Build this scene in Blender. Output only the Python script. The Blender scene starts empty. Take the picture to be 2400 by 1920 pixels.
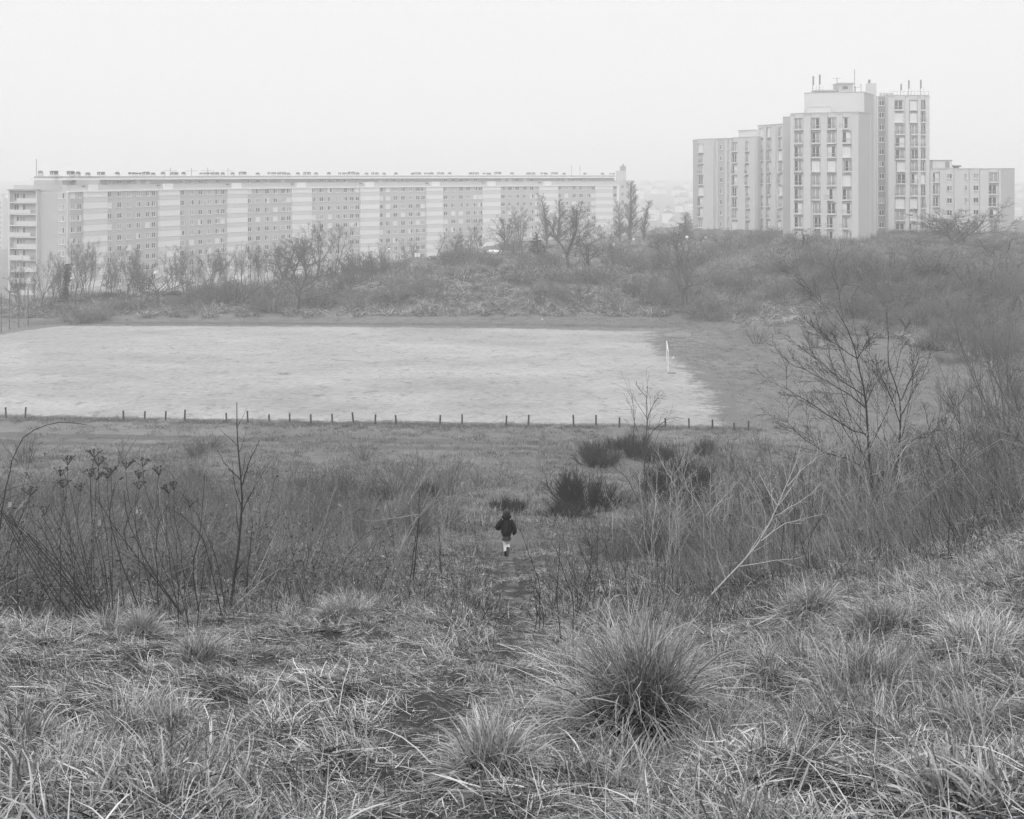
import bpy, math, random
import numpy as np

HAZE = 0.0012
SKY_H = 9.8
rng = np.random.default_rng(7)
random.seed(7)
sc = bpy.context.scene
COL = sc.collection

# ---------------------------------------------------------------- camera, sky, sun, exposure
F, CX, HY = 2750.0, 1200.0, 408.0            # focal length, centre column and horizon row in photograph pixels
cam_d = bpy.data.cameras.new('camera')
cam = bpy.data.objects.new('camera', cam_d)
COL.objects.link(cam)
cam.location = (0, 0, 0)
cam.rotation_euler = (math.radians(90), 0, 0)
cam_d.sensor_width = 36.0
cam_d.lens = 36.0 * F / 2400.0
cam_d.shift_y = -(960.0 - HY) / 2400.0        # view camera with lowered front: level, so uprights stay upright
cam_d.clip_start = 0.05
cam_d.clip_end = 20000
sc.camera = cam

SUN_EL, SUN_AZ = 45.0, 192.0                  # behind the camera, a little to the left
world = bpy.data.worlds.new('World')
sc.world = world
world.use_nodes = True
wn = world.node_tree
wn.nodes.clear()
wo = wn.nodes.new('ShaderNodeOutputWorld')
wb = wn.nodes.new('ShaderNodeBackground')
sky = wn.nodes.new('ShaderNodeTexSky')
sky.sky_type = 'NISHITA'
sky.sun_disc = False
sky.sun_elevation = math.radians(SUN_EL)
sky.sun_rotation = math.radians(SUN_AZ)
sky.dust_density = 6.0
bw = wn.nodes.new('ShaderNodeRGBToBW')        # black and white film
wn.links.new(sky.outputs[0], bw.inputs[0])
tco = wn.nodes.new('ShaderNodeTexCoord')        # closed cloud cover: an even grey overcast, brighter overhead than at the horizon
sep = wn.nodes.new('ShaderNodeSeparateXYZ')
wn.links.new(tco.outputs['Generated'], sep.inputs[0])
ovc = wn.nodes.new('ShaderNodeMapRange')
wn.links.new(sep.outputs[2], ovc.inputs[0])
ovc.inputs[1].default_value = 0.15; ovc.inputs[2].default_value = 1.0
ovc.inputs[3].default_value = SKY_H; ovc.inputs[4].default_value = SKY_H * 2.3
mixw = wn.nodes.new('ShaderNodeMix')
mixw.data_type = 'FLOAT'
mixw.inputs[0].default_value = 0.92
wn.links.new(bw.outputs[0], mixw.inputs[2])
wn.links.new(ovc.outputs[0], mixw.inputs[3])
wn.links.new(mixw.outputs[0], wb.inputs[0])
wb.inputs[1].default_value = 0.10
wn.links.new(wb.outputs[0], wo.inputs[0])

sun_d = bpy.data.lights.new('sun', 'SUN')
sun_d.energy = 1.0
sun_d.angle = math.radians(35)
sun_d.color = (1.0, 1.0, 1.0)
sun = bpy.data.objects.new('sun', sun_d)
COL.objects.link(sun)
sun.location = (0, -30, 60)
sun.rotation_euler = (math.radians(90 - SUN_EL), 0, math.radians(180 - SUN_AZ))

sc.view_settings.view_transform = 'Standard'
sc.view_settings.look = 'None'
sc.view_settings.exposure = 0.0
sc.view_settings.gamma = 1.0
sc.view_settings.use_curve_mapping = False
sc.render.engine = 'CYCLES'
sc.cycles.max_bounces = 5
sc.cycles.diffuse_bounces = 3
sc.cycles.glossy_bounces = 2
sc.cycles.transmission_bounces = 2
sc.cycles.volume_bounces = 1
sc.cycles.transparent_max_bounces = 4
sc.cycles.use_denoising = True
sc.cycles.denoiser = 'OPENIMAGEDENOISE'
sc.cycles.denoising_prefilter = 'NONE'
sc.cycles.use_adaptive_sampling = True
sc.cycles.adaptive_threshold = 0.012
sc.cycles.sample_clamp_indirect = 4.0

# ---------------------------------------------------------------- helpers
def lerp(a, b, t): return a + (b - a) * t

def sstep(a, b, x):
    t = np.clip((x - a) / (b - a), 0, 1)
    return t * t * (3 - 2 * t)

def vnoise(x, y, seed=0):
    xi = np.floor(x).astype(np.int64); yi = np.floor(y).astype(np.int64)
    fx = x - xi; fy = y - yi
    fx = fx * fx * (3 - 2 * fx); fy = fy * fy * (3 - 2 * fy)
    def hsh(a, b):
        n = (a * 374761393 + b * 668265263 + seed * 1442695041) & 0x7fffffff
        n = ((n ^ (n >> 13)) * 1274126177) & 0x7fffffff
        n = (n ^ (n >> 16)) & 0xffff
        return n / 65535.0
    a = hsh(xi, yi); b = hsh(xi + 1, yi); c = hsh(xi, yi + 1); d = hsh(xi + 1, yi + 1)
    return lerp(lerp(a, b, fx), lerp(c, d, fx), fy) * 2 - 1

def fnoise(x, y, seed=0, octv=3):
    s = 0; a = 1.0; f = 1.0
    for k in range(octv):
        s = s + a * vnoise(x * f, y * f, seed + k * 17); a *= 0.5; f *= 2.03
    return s / 1.75

def tag(o, label=None, cat=None, group=None, kind=None):
    if label: o['label'] = label
    if cat: o['category'] = cat
    if group: o['group'] = group
    if kind: o['kind'] = kind
    return o

def empty(name, loc, rz=0.0):
    o = bpy.data.objects.new(name, None)
    o.location = loc; o.rotation_euler = (0, 0, rz)
    o.empty_display_size = 0.3
    COL.objects.link(o)
    return o

def link(name, mesh, parent=None, loc=(0, 0, 0), rot=(0, 0, 0), scale=(1, 1, 1)):
    o = bpy.data.objects.new(name, mesh)
    COL.objects.link(o)
    if parent is not None: o.parent = parent
    o.location = loc; o.rotation_euler = rot; o.scale = scale
    return o

def make_mesh(name, V, faces, mats, midx=None, attr=None, smooth=False):
    """V (n,3); faces: list of (m,k) int arrays"""
    me = bpy.data.meshes.new(name)
    V = np.asarray(V, dtype=np.float32)
    me.vertices.add(len(V)); me.vertices.foreach_set('co', V.ravel())
    loops = np.concatenate([f.ravel() for f in faces]) if faces else np.zeros(0, int)
    sizes = np.concatenate([np.full(len(f), f.shape[1]) for f in faces])
    starts = np.concatenate([[0], np.cumsum(sizes)[:-1]])
    me.loops.add(len(loops)); me.loops.foreach_set('vertex_index', loops.astype(np.int32))
    me.polygons.add(len(sizes))
    me.polygons.foreach_set('loop_start', starts.astype(np.int32))
    me.polygons.foreach_set('loop_total', sizes.astype(np.int32))
    for m in (mats if isinstance(mats, (list, tuple)) else [mats]): me.materials.append(m)
    if midx is not None: me.polygons.foreach_set('material_index', np.asarray(midx, dtype=np.int32))
    me.update(calc_edges=True)
    me.polygons.foreach_set('use_smooth', np.full(len(sizes), bool(smooth)))
    if attr:
        for k, v in attr.items():
            a = me.attributes.new(k, 'FLOAT', 'POINT'); a.data.foreach_set('value', np.asarray(v, dtype=np.float32))
    return me

class MB:
    """collects shapes into ONE mesh"""
    def __init__(s): s.V = []; s.F = {}; s.n = 0; s.T = []
    def add(s, V, F, m=0, tone=None):
        V = np.asarray(V, float).reshape(-1, 3)
        for f in (F if isinstance(F, list) else [F]):
            f = np.asarray(f, int)
            s.F.setdefault((f.shape[1], m), []).append(f + s.n)
        s.V.append(V); s.n += len(V)
        s.T.append(np.ones(len(V)) if tone is None else np.broadcast_to(np.asarray(tone, float), (len(V),)))
    def box(s, c, size, m=0, rz=0.0, tone=None):
        hx, hy, hz = size[0] / 2, size[1] / 2, size[2] / 2
        P = np.array([(x, y, z) for z in (-hz, hz) for x, y in ((-hx, -hy), (hx, -hy), (hx, hy), (-hx, hy))])
        if rz:
            c_, s_ = math.cos(rz), math.sin(rz)
            P = np.c_[P[:, 0] * c_ - P[:, 1] * s_, P[:, 0] * s_ + P[:, 1] * c_, P[:, 2]]
        s.add(P + np.asarray(c), np.array([(0, 3, 2, 1), (4, 5, 6, 7), (0, 1, 5, 4), (1, 2, 6, 5), (2, 3, 7, 6), (3, 0, 4, 7)]), m, tone)
    def slab(s, A, B, z0, z1, front, back, m=0, tone=None):
        """upright block along the plan line A-B from `front` (towards its right-hand normal) to `back` behind it"""
        A = np.asarray(A[:2], float); B = np.asarray(B[:2], float)
        d = (B - A) / np.linalg.norm(B - A); n = np.array([d[1], -d[0]])
        q = [A + n * front, B + n * front, B - n * back, A - n * back]
        P = np.array([(p[0], p[1], z) for z in (z0, z1) for p in q])
        s.add(P, np.array([(0, 3, 2, 1), (4, 5, 6, 7), (0, 1, 5, 4), (1, 2, 6, 5), (2, 3, 7, 6), (3, 0, 4, 7)]), m, tone)
    def prism(s, poly, z0, z1, m=0):
        n = len(poly)
        P = [(p[0], p[1], z0) for p in poly] + [(p[0], p[1], z1) for p in poly]
        q = np.array([(i, (i + 1) % n, (i + 1) % n + n, i + n) for i in range(n)])
        s.add(P, [q, np.array([list(range(n, 2 * n))]), np.array([list(range(n - 1, -1, -1))])], m)
    def tubes(s, P, R, sides=3, m=0, tone=None, cap=False):
        """P (M,N,3), R (M,N): M polylines of N points as tubes"""
        P = np.asarray(P, float); R = np.asarray(R, float)
        M, N, _ = P.shape
        if M == 0: return
        T = np.gradient(P, axis=1)
        T /= np.linalg.norm(T, axis=2, keepdims=True) + 1e-9
        ref = np.where(np.abs(T[:, :1, 2:3]) < 0.8, np.array([[[0, 0, 1.0]]]), np.array([[[1.0, 0, 0]]]))
        U = np.cross(T, np.broadcast_to(ref, T.shape)); U /= np.linalg.norm(U, axis=2, keepdims=True) + 1e-9
        W = np.cross(T, U)
        a = np.arange(sides) * 2 * math.pi / sides
        V = (P[:, :, None, :] + R[:, :, None, None] * (np.cos(a)[None, None, :, None] * U[:, :, None, :] + np.sin(a)[None, None, :, None] * W[:, :, None, :]))
        idx = np.arange(M * N * sides).reshape(M, N, sides)
        nx = np.roll(idx, -1, axis=2)
        q = np.stack([idx[:, :-1], nx[:, :-1], nx[:, 1:], idx[:, 1:]], axis=-1).reshape(-1, 4)
        fs = [q]
        if cap and sides > 3: fs += [idx[:, -1, :].reshape(-1, sides), idx[:, 0, ::-1].reshape(-1, sides)]
        t = None if tone is None else np.repeat(np.broadcast_to(np.asarray(tone, float), (M,)), N * sides)
        s.add(V.reshape(-1, 3), fs, m, t)
    def strips(s, P, Wd, side, m=0, tone=None):
        """flat blades: P (M,N,3) centre lines, Wd (M,N) half widths, side (M,3)"""
        M, N, _ = P.shape
        L = P - side[:, None, :] * Wd[:, :, None]; R_ = P + side[:, None, :] * Wd[:, :, None]
        V = np.stack([L, R_], axis=2)
        idx = np.arange(M * N * 2).reshape(M, N, 2)
        q = np.stack([idx[:, :-1, 0], idx[:, :-1, 1], idx[:, 1:, 1], idx[:, 1:, 0]], axis=-1).reshape(-1, 4)
        t = None if tone is None else np.repeat(np.broadcast_to(np.asarray(tone, float), (M,)), N * 2)
        s.add(V.reshape(-1, 3), q, m, t)
    def lathe(s, prof, c=(0, 0, 0), n=12, m=0):
        a = np.arange(n) * 2 * math.pi / n
        V = np.array([(c[0] + r * math.cos(t), c[1] + r * math.sin(t), c[2] + z) for r, z in prof for t in a])
        k = len(prof)
        idx = np.arange(k * n).reshape(k, n); nx = np.roll(idx, -1, axis=1)
        q = np.stack([idx[:-1], nx[:-1], nx[1:], idx[1:]], axis=-1).reshape(-1, 4)
        s.add(V, q, m)
    def mesh(s, name, mats, smooth=False, tone=False):
        V = np.concatenate(s.V); faces = []; mi = []
        for (k, m), fl in s.F.items():
            f = np.concatenate(fl); faces.append(f); mi.append(np.full(len(f), m))
        return make_mesh(name, V, faces, mats, np.concatenate(mi), {'tone': np.concatenate(s.T)} if tone else None, smooth)
    def build(s, name, mats, parent=None, smooth=False, tone=False, **kw):
        return link(name, s.mesh(name, mats, smooth, tone), parent, **kw)

# ---------------------------------------------------------------- materials (all neutral grey: the photograph is black and white)
def mat(name, v, rough=0.9, spec=0.2, var=0.0, vscale=1.0, tone=False, rnd=0.0, patch=None, bump=0.0, bscale=10.0, trans=0.0, stretch=None):
    m = bpy.data.materials.new(name); m.use_nodes = True
    nt = m.node_tree; nt.nodes.clear()
    N = nt.nodes.new; L = nt.links.new
    out = N('ShaderNodeOutputMaterial'); b = N('ShaderNodeBsdfPrincipled')
    b.inputs['Roughness'].default_value = rough
    b.inputs['Specular IOR Level'].default_value = spec
    b.inputs['Base Color'].default_value = (v, v, v, 1)
    cur = None
    def mul(sock, lo, hi):
        nonlocal cur
        mr = N('ShaderNodeMapRange'); L(sock, mr.inputs[0])
        mr.inputs[1].default_value = 0.0; mr.inputs[2].default_value = 1.0
        mr.inputs[3].default_value = lo; mr.inputs[4].default_value = hi
        mm = N('ShaderNodeMath'); mm.operation = 'MULTIPLY'
        if cur is None: mm.inputs[0].default_value = v
        else: L(cur, mm.inputs[0])
        L(mr.outputs[0], mm.inputs[1]); cur = mm.outputs[0]
    geo = None
    if var or patch or bump: geo = N('ShaderNodeNewGeometry')
    def noise(scale, detail=4.0, st=None):
        tx = N('ShaderNodeTexNoise'); tx.inputs['Scale'].default_value = scale; tx.inputs['Detail'].default_value = detail
        src = geo.outputs['Position']
        if st:
            mp = N('ShaderNodeMapping'); mp.inputs['Scale'].default_value = st; L(src, mp.inputs[0]); src = mp.outputs[0]
        L(src, tx.inputs['Vector'])
        return tx.outputs[0]
    if tone:
        at = N('ShaderNodeAttribute'); at.attribute_name = 'tone'; mul(at.outputs['Fac'], 0.0, 1.0)

        for nd in nt.nodes:
            if nd.type == 'MAP_RANGE': nd.clamp = False
    if var: mul(noise(vscale, 5.0, stretch), 1 - var * 1.6, 1 + var * 1.6)
    if patch:
        for (ps, amt) in patch: mul(noise(ps, 2.0), 1 - amt * 2.0, 1 + amt * 2.0)
    if rnd:
        oi = N('ShaderNodeObjectInfo'); mul(oi.outputs['Random'], 1 - rnd, 1 + rnd)
    if cur is not None:
        cl = N('ShaderNodeClamp'); cl.inputs[1].default_value = 0.012; cl.inputs[2].default_value = 0.85
        L(cur, cl.inputs[0]); L(cl.outputs[0], b.inputs['Base Color'])
    if bump:
        bp = N('ShaderNodeBump'); bp.inputs['Strength'].default_value = bump; bp.inputs['Distance'].default_value = 0.05
        L(noise(bscale, 6.0), bp.inputs['Height']); L(bp.outputs[0], b.inputs['Normal'])
    if trans:
        tr = N('ShaderNodeBsdfTranslucent')
        if cur is not None: L(cl.outputs[0], tr.inputs[0])
        else: tr.inputs[0].default_value = (v, v, v, 1)
        mx = N('ShaderNodeMixShader'); mx.inputs[0].default_value = trans
        L(b.outputs[0], mx.inputs[1]); L(tr.outputs[0], mx.inputs[2]); L(mx.outputs[0], out.inputs[0])
    else:
        L(b.outputs[0], out.inputs[0])
    return m

# ---------------------------------------------------------------- terrain height
FLAT = -21.5
_py = np.array([-400, -60, -20, 0, 3, 6, 10, 15, 20, 33.75, 45, 60, 75, 84, 90, 96, 105, 6000.0])
_pz = np.array([6, 1.5, -.9, -1.55, -1.70, -2.75, -4.02, -5.6, -7.1, -11.07, -14.0, -17.3, -19.9, -20.9, -21.3, -21.5, -21.5, -21.5])
_fy = np.linspace(-400, 130, 2121)
_fz = np.interp(_fy, _py, _pz)
_k = np.hanning(13); _k /= _k.sum()
_fz2 = np.convolve(np.pad(_fz, 6, mode='edge'), _k, mode='valid')
PATH = np.array([(-.15, 2), (-.26, 4), (-.36, 5.2), (-.46, 6.5), (-.42, 8.3), (-.17, 9.6), (.07, 12), (.15, 15), (-.02, 24), (-.14, 33), (-.10, 40), (.55, 60), (2.2, 90), (2.7, 100)])

def path_d(x, y):
    px = np.interp(y, PATH[:, 1], PATH[:, 0])
    return np.abs(x - px)

def flat_e(x, y):
    """distance outside the flat bowl floor (towards the far and right banks)"""
    xf = np.interp(y, [60, 95, 115, 135, 150, 163, 175, 400], [30, 38, 47, 51, 49, 43, 27, 27])
    yb = np.interp(x, [-100, -75, 0, 22, 30, 43, 52, 80], [171, 172, 174.5, 175, 172, 162, 148, 138])
    e1 = x - xf; e2 = y - yb
    k = 6.0
    return k * np.log(np.exp(np.clip(e1 / k, -30, 30)) + np.exp(np.clip(e2 / k, -30, 30))) - 1.2

def H0(x, y):
    base = np.interp(y, _fy, _fz2)
    x0 = np.interp(y, [0, 20, 60, 95, 110], [1.6, 3.0, 11, 34, 60])
    rise = 0.23 * np.clip(x - x0, 0, None) * sstep(2, 14, y) * (1 - sstep(88, 118, y))
    z = base + np.clip(rise, 0, 9)
    e = flat_e(x, y)
    amp = np.interp(x, [-95, -75, -55, -40, -25, -8, 20, 40, 60, 100], [.5, .9, 1.7, 3.2, 4.2, 4.9, 5.3, 7.4, 8.6, 8.2])
    wid = np.interp(x, [-60, -30, 0, 30, 50], [15, 15, 14, 22, 30])
    far = sstep(60, 110, y)
    z = z + amp * sstep(0, 1, e / wid) * far
    ye = np.interp(x, [-120, -45, -30, -15, 0, 30, 60, 130], [194, 197, 206, 240, 285, 300, 335, 345])
    z = z - np.clip((y - ye) * 0.4, 0, 17.5 + amp)
    z = np.where(y > 420, np.interp(y, [420, 600, 900, 1400, 2000, 2700], [-39, -41, -43, -30, -19, -14]) + 4 * fnoise(x / 320, y / 420, 5), z)
    left = np.clip(-92 - x, 0, None) * sstep(90, 140, y)
    z = z - np.clip(left * 0.35, 0, 14) * (y < 420)
    return z, e

def H(x, y):
    x = np.asarray(x, float); y = np.asarray(y, float)
    z, e = H0(x, y)
    pd = path_d(x, y)
    near = 1 - sstep(84, 96, y)
    onp = sstep(.2, .9 + y * .004, pd)
    b = .12 * fnoise(x / .45, y / .45, 1) * (1 - sstep(25, 50, y)) + .28 * fnoise(x / 1.7, y / 1.7, 2) * (1 - sstep(60, 80, y)) * (.35 + .65 * onp) + .30 * fnoise(x / 7, y / 7, 3)
    b = b * near * sstep(.5, 3.5, y)
    b = b - near * (1 - onp) * .10
    bank = sstep(1.0, 7.0, e) * sstep(90, 120, y) * (1 - sstep(330, 420, y))
    b = b + bank * (.75 * fnoise(x / 6.5, y / 6.5, 4) + .35 * fnoise(x / 2.6, y / 2.6, 9))
    return z + b

def hz(x, y): return float(H(np.array([x]), np.array([y]))[0])

def at(px, py, ymax=400.0):
    """world point where the sight line through a photograph pixel meets the ground"""
    ux, uz = (px - CX) / F, -(py - HY) / F
    ys = np.geomspace(1.2, ymax, 2600)
    d = uz * ys - H(ux * ys, ys)
    i = np.argmax(d < 0)
    if d[i] >= 0: i = len(ys) - 1
    y = ys[i]
    return ux * y, y, hz(ux * y, y)

def onray(px, Y): return (px - CX) / F * Y, Y
# ---------------------------------------------------------------- ground sheet
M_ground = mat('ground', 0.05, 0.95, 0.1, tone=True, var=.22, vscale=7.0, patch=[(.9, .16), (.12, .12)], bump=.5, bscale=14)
M_path = mat('trodden_earth', 0.10, 0.95, 0.1, var=.25, vscale=9.0, patch=[(1.4, .18)], bump=.7, bscale=16)
M_track = mat('dirt_track', 0.10, 0.95, 0.1, var=.15, vscale=2.5, patch=[(.25, .12)], bump=.4, bscale=5)
M_gravel = mat('pale_gravel', 0.19, 0.95, 0.1, var=.12, vscale=3.0, bump=.3, bscale=6)

def ground_sheet():
    r = np.concatenate([[0.0], np.arange(.5, 12, .11), np.arange(12, 60, .36), np.arange(60, 300, 1.0), np.geomspace(300, 2600, 60)])
    th = np.radians(np.concatenate([np.arange(-180, -36, 6.0), np.arange(-36, 36.01, .2), np.arange(42, 181, 6.0)]))
    Rr, Tt = np.meshgrid(r, th, indexing='ij')
    X = Rr * np.sin(Tt); Y = Rr * np.cos(Tt)
    Z = H(X.ravel(), Y.ravel()).reshape(X.shape)
    n, m = X.shape
    idx = np.arange(n * m).reshape(n, m)
    q = np.stack([idx[:-1, :-1], idx[:-1, 1:], idx[1:, 1:], idx[1:, :-1]], axis=-1).reshape(-1, 4)[:, ::-1]
    xf, yf = X.ravel(), Y.ravel()            # bare dark soil near by, bleached turf on the lower slope, the flat and the terrace
    ef = flat_e(xf, yf)
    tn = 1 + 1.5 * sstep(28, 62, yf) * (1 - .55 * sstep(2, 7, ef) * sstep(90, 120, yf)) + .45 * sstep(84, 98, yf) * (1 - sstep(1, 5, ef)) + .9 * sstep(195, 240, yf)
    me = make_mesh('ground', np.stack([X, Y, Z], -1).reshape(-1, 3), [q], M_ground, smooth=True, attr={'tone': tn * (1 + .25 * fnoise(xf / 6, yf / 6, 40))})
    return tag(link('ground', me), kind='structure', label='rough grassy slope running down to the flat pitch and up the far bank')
ground_sheet()

# sanded football pitch: ragged outline, worn and tufted towards its edges
def field_material():
    m = bpy.data.materials.new('pitch_sand'); m.use_nodes = True
    nt = m.node_tree; nt.nodes.clear(); N = nt.nodes.new; L = nt.links.new
    out = N('ShaderNodeOutputMaterial'); b = N('ShaderNodeBsdfPrincipled'); L(b.outputs[0], out.inputs[0])
    b.inputs['Roughness'].default_value = .95; b.inputs['Specular IOR Level'].default_value = .1
    geo = N('ShaderNodeNewGeometry'); at_ = N('ShaderNodeAttribute'); at_.attribute_name = 'tone'
    def noise(s, det, st=None):
        t = N('ShaderNodeTexNoise'); t.inputs['Scale'].default_value = s; t.inputs['Detail'].default_value = det
        src = geo.outputs['Position']
        if st:
            mp = N('ShaderNodeMapping'); mp.inputs['Scale'].default_value = st; L(src, mp.inputs[0]); src = mp.outputs[0]
        L(src, t.inputs['Vector']); return t.outputs[0]
    def math_(op, a, b_, c=None):
        n = N('ShaderNodeMath'); n.operation = op
        for i, v in enumerate((a, b_, c)):
            if v is None: continue
            if isinstance(v, (int, float)): n.inputs[i].default_value = v
            else: L(v, n.inputs[i])
        return n.outputs[0]
    def ramp(x, lo, hi, a, c):
        n = N('ShaderNodeMapRange'); L(x, n.inputs[0])
        for i, v in enumerate((lo, hi, a, c)): n.inputs[i + 1].default_value = v
        return n.outputs[0]
    fine = noise(1.6, 6.0); blotch = noise(.11, 4.0, (.7, 1.2, 1)); clump = noise(.55, 5.0); speck = noise(2.3, 3.0)
    # bare sand 0.56 with faint blotches, old grass 0.2 where the tufts hold on
    base = math_('MULTIPLY', ramp(fine, .3, .7, .86, 1.12), ramp(blotch, .3, .7, .80, 1.12))
    base = math_('MULTIPLY', base, .305)
    g = math_('ADD', math_('ADD', math_('MULTIPLY', clump, .62), math_('MULTIPLY', speck, .56)), math_('MULTIPLY', at_.outputs['Fac'], .75))
    gm = ramp(g, .64, .84, 0.0, 1.0)
    mx = N('ShaderNodeMix'); mx.data_type = 'FLOAT'; L(gm, mx.inputs[0]); L(base, mx.inputs[2]); mx.inputs[3].default_value = .13
    L(mx.outputs[0], b.inputs['Base Color'])
    bp = N('ShaderNodeBump'); bp.inputs['Strength'].default_value = .45; bp.inputs['Distance'].default_value = .06
    L(noise(3.5, 5.0), bp.inputs['Height']); L(bp.outputs[0], b.inputs['Normal'])
    return m
M_sand = field_material()

def xr_field(y):       # right edge of the sand, drawn back behind the goal
    return np.interp(y, [99, 104, 110, 118, 128, 140, 150, 158, 165], [19.6, 20.6, 21.4, 22.0, 21.8, 20.8, 20.4, 21.4, 21.8])
def yn_field(x): return np.interp(x, [-75, -44, -20, 0, 10, 18], [106.2, 103.6, 101.6, 100.4, 99.9, 99.2])
def yf_field(x): return np.interp(x, [-75, -66, -25, 0, 15, 22], [166, 167, 166, 164, 161.5, 160.5])
def xl_field(y): return np.interp(y, [100, 130, 150, 160, 167], [-78, -77, -72.5, -68.5, -64])

def field_sheet():
    x = np.arange(-82, 28, .4); y = np.arange(96, 170, .4)
    X, Y = np.meshgrid(x, y, indexing='ij')
    X = X + rng.uniform(-.12, .12, X.shape); Y = Y + rng.uniform(-.12, .12, X.shape)
    d = np.minimum(np.minimum(xr_field(Y) - X, (X - xl_field(Y))), np.minimum(Y - yn_field(X), yf_field(X) - Y))
    nz = fnoise(X / 2.2, Y / 2.2, 31) * .9 + fnoise(X / .8, Y / .8, 33) * .35
    dr = xr_field(Y) - X
    dd = d + nz * np.where(dr < 4, 1.3, .55)
    tone = np.clip(1 - dd / np.where(dr < d + .5, 4.5, 1.6), 0, 1) * .55
    keep = dd > 0
    idx = np.arange(X.size).reshape(X.shape)
    q = np.stack([idx[:-1, :-1], idx[1:, :-1], idx[1:, 1:], idx[:-1, 1:]], -1).reshape(-1, 4)
    k = keep.ravel()[q].sum(1) >= 3
    q = q[k]
    used = np.unique(q); remap = np.full(X.size, -1); remap[used] = np.arange(len(used))
    V = np.stack([X.ravel(), Y.ravel(), H(X.ravel(), Y.ravel()) + .02], -1)[used]
    me = make_mesh('playing_field', V, [remap[q]], M_sand, attr={'tone': tone.ravel()[used]})
    return tag(link('playing_field', me), kind='structure', label='pale worn sand football pitch in the hollow')
field_sheet()

def ribbon(name, pts, wid, material, label, lift=.02, step=.4, ragged=.25):
    pts = np.asarray(pts, float)
    seg = np.concatenate([[0], np.cumsum(np.linalg.norm(np.diff(pts, axis=0), axis=1))])
    t = np.arange(0, seg[-1], step)
    cx = np.interp(t, seg, pts[:, 0]); cy = np.interp(t, seg, pts[:, 1])
    tx = np.gradient(cx); ty = np.gradient(cy); l = np.hypot(tx, ty); nx, ny = -ty / l, tx / l
    cols = np.linspace(-1, 1, 7)
    w = np.interp(t, np.linspace(0, seg[-1], len(np.atleast_1d(wid))), np.atleast_1d(wid))
    wl = w * (1 + ragged * fnoise(t / 1.3, t * 0 + 3.3, 51)); wr = w * (1 + ragged * fnoise(t / 1.3, t * 0 + 9.3, 52))
    ww = np.where(cols[None, :] < 0, wl[:, None], wr[:, None]) * cols[None, :]
    X = cx[:, None] + nx[:, None] * ww; Y = cy[:, None] + ny[:, None] * ww
    Z = H(X.ravel(), Y.ravel()).reshape(X.shape) + lift
    if ragged > .8: Z = Z + .04 * fnoise(X / .22, Y / .3, 57) - .012      # trodden soil shows only in patches
    idx = np.arange(X.size).reshape(X.shape)
    q = np.stack([idx[:-1, :-1], idx[:-1, 1:], idx[1:, 1:], idx[1:, :-1]], -1).reshape(-1, 4)[:, ::-1]
    me = make_mesh(name, np.stack([X, Y, Z], -1).reshape(-1, 3), [q], material, smooth=True)
    return tag(link(name, me), kind='structure', label=label)

ribbon('footpath', PATH[6:11], [.03, .09, .13, .17, .18, .05], M_path, 'narrow trodden earth path running down the grassy slope', lift=.004, step=.1, ragged=.9)
ribbon('footpath', PATH[11:], [.12, .2, .2], M_path, 'thin worn line of the path crossing the turf to the posts', lift=.012, step=.2, ragged=.5)
ribbon('dirt_track', [(-60, 98.3), (-30, 95.6), (0, 93.6), (18, 92.2), (26, 91)], [.9], M_track, 'faint wheel track along the near side of the pitch', ragged=.5)
ribbon('dirt_track', [(-60, 95.4), (-30, 92.9), (0, 91.0), (18, 89.6)], [.55], M_track, 'second faint wheel track nearer the slope', ragged=.5)
ribbon('far_track', [(-70, 169.6), (-40, 169), (0, 167.6), (22, 165)], [1.2], M_track, 'dark strip of trampled ground between pitch and far bank', ragged=.3, step=.8)
ribbon('goal_patch', [(20.3, 156.8), (22.2, 156.6), (24.2, 156.4)], [.8, 2.6, 2.8, .8], M_gravel, 'bare pale patch of sand beyond the goal', ragged=.2, lift=.045)
a = [at(690, 752)[:2], at(712, 712)[:2], at(745, 690)[:2], at(790, 668)[:2]]
ribbon('bank_path', a, [.8, 1.1, .9, .6], M_gravel, 'worn diagonal path climbing the far bank beside the big bare tree')
a = [at(848, 652)[:2], at(905, 643)[:2], at(1000, 641)[:2], at(1100, 632)[:2]]
ribbon('bank_path', a, [.5], M_gravel, 'thin pale path along the top of the far bank')

# ---------------------------------------------------------------- building materials
M_wall = mat('slab_wall', 0.45, .85, .2, var=.04, vscale=.6)
M_wall_l = mat('slab_end_wall', 0.52, .85, .2, var=.04, vscale=.5)
M_span = mat('slab_spandrel', 0.60, .8, .2, var=.03, vscale=.5)
M_span_d = mat('slab_spandrel_grey', 0.40, .8, .2, var=.03, vscale=.5)
M_screen = mat('loggia_screen', 0.74, .7, .2)
M_white = mat('white_trim', 0.74, .6, .3)
M_kerb = mat('roof_kerb', 0.30, .9, .2)
M_dark = mat('dark_metal', 0.12, .6, .3)
M_glass = mat('window_glass', 0.08, .12, .5)
M_glassc = mat('curtained_glass', 0.34, .25, .5)
M_blind = mat('white_blind', 0.68, .6, .2)
M_tower = mat('tower_wall', 0.57, .85, .2, var=.03, vscale=.4)
M_tower_s = mat('tower_grey_and_side_shade', 0.44, .85, .2, var=.03, vscale=.4)  # greyer wall; on turned side faces their shade is put into the colour
M_tower_d = mat('tower_dark_trim_and_shade', 0.22, .85, .2)  # dark trim, also the bar painted as shadow beneath the window ledges

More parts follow.
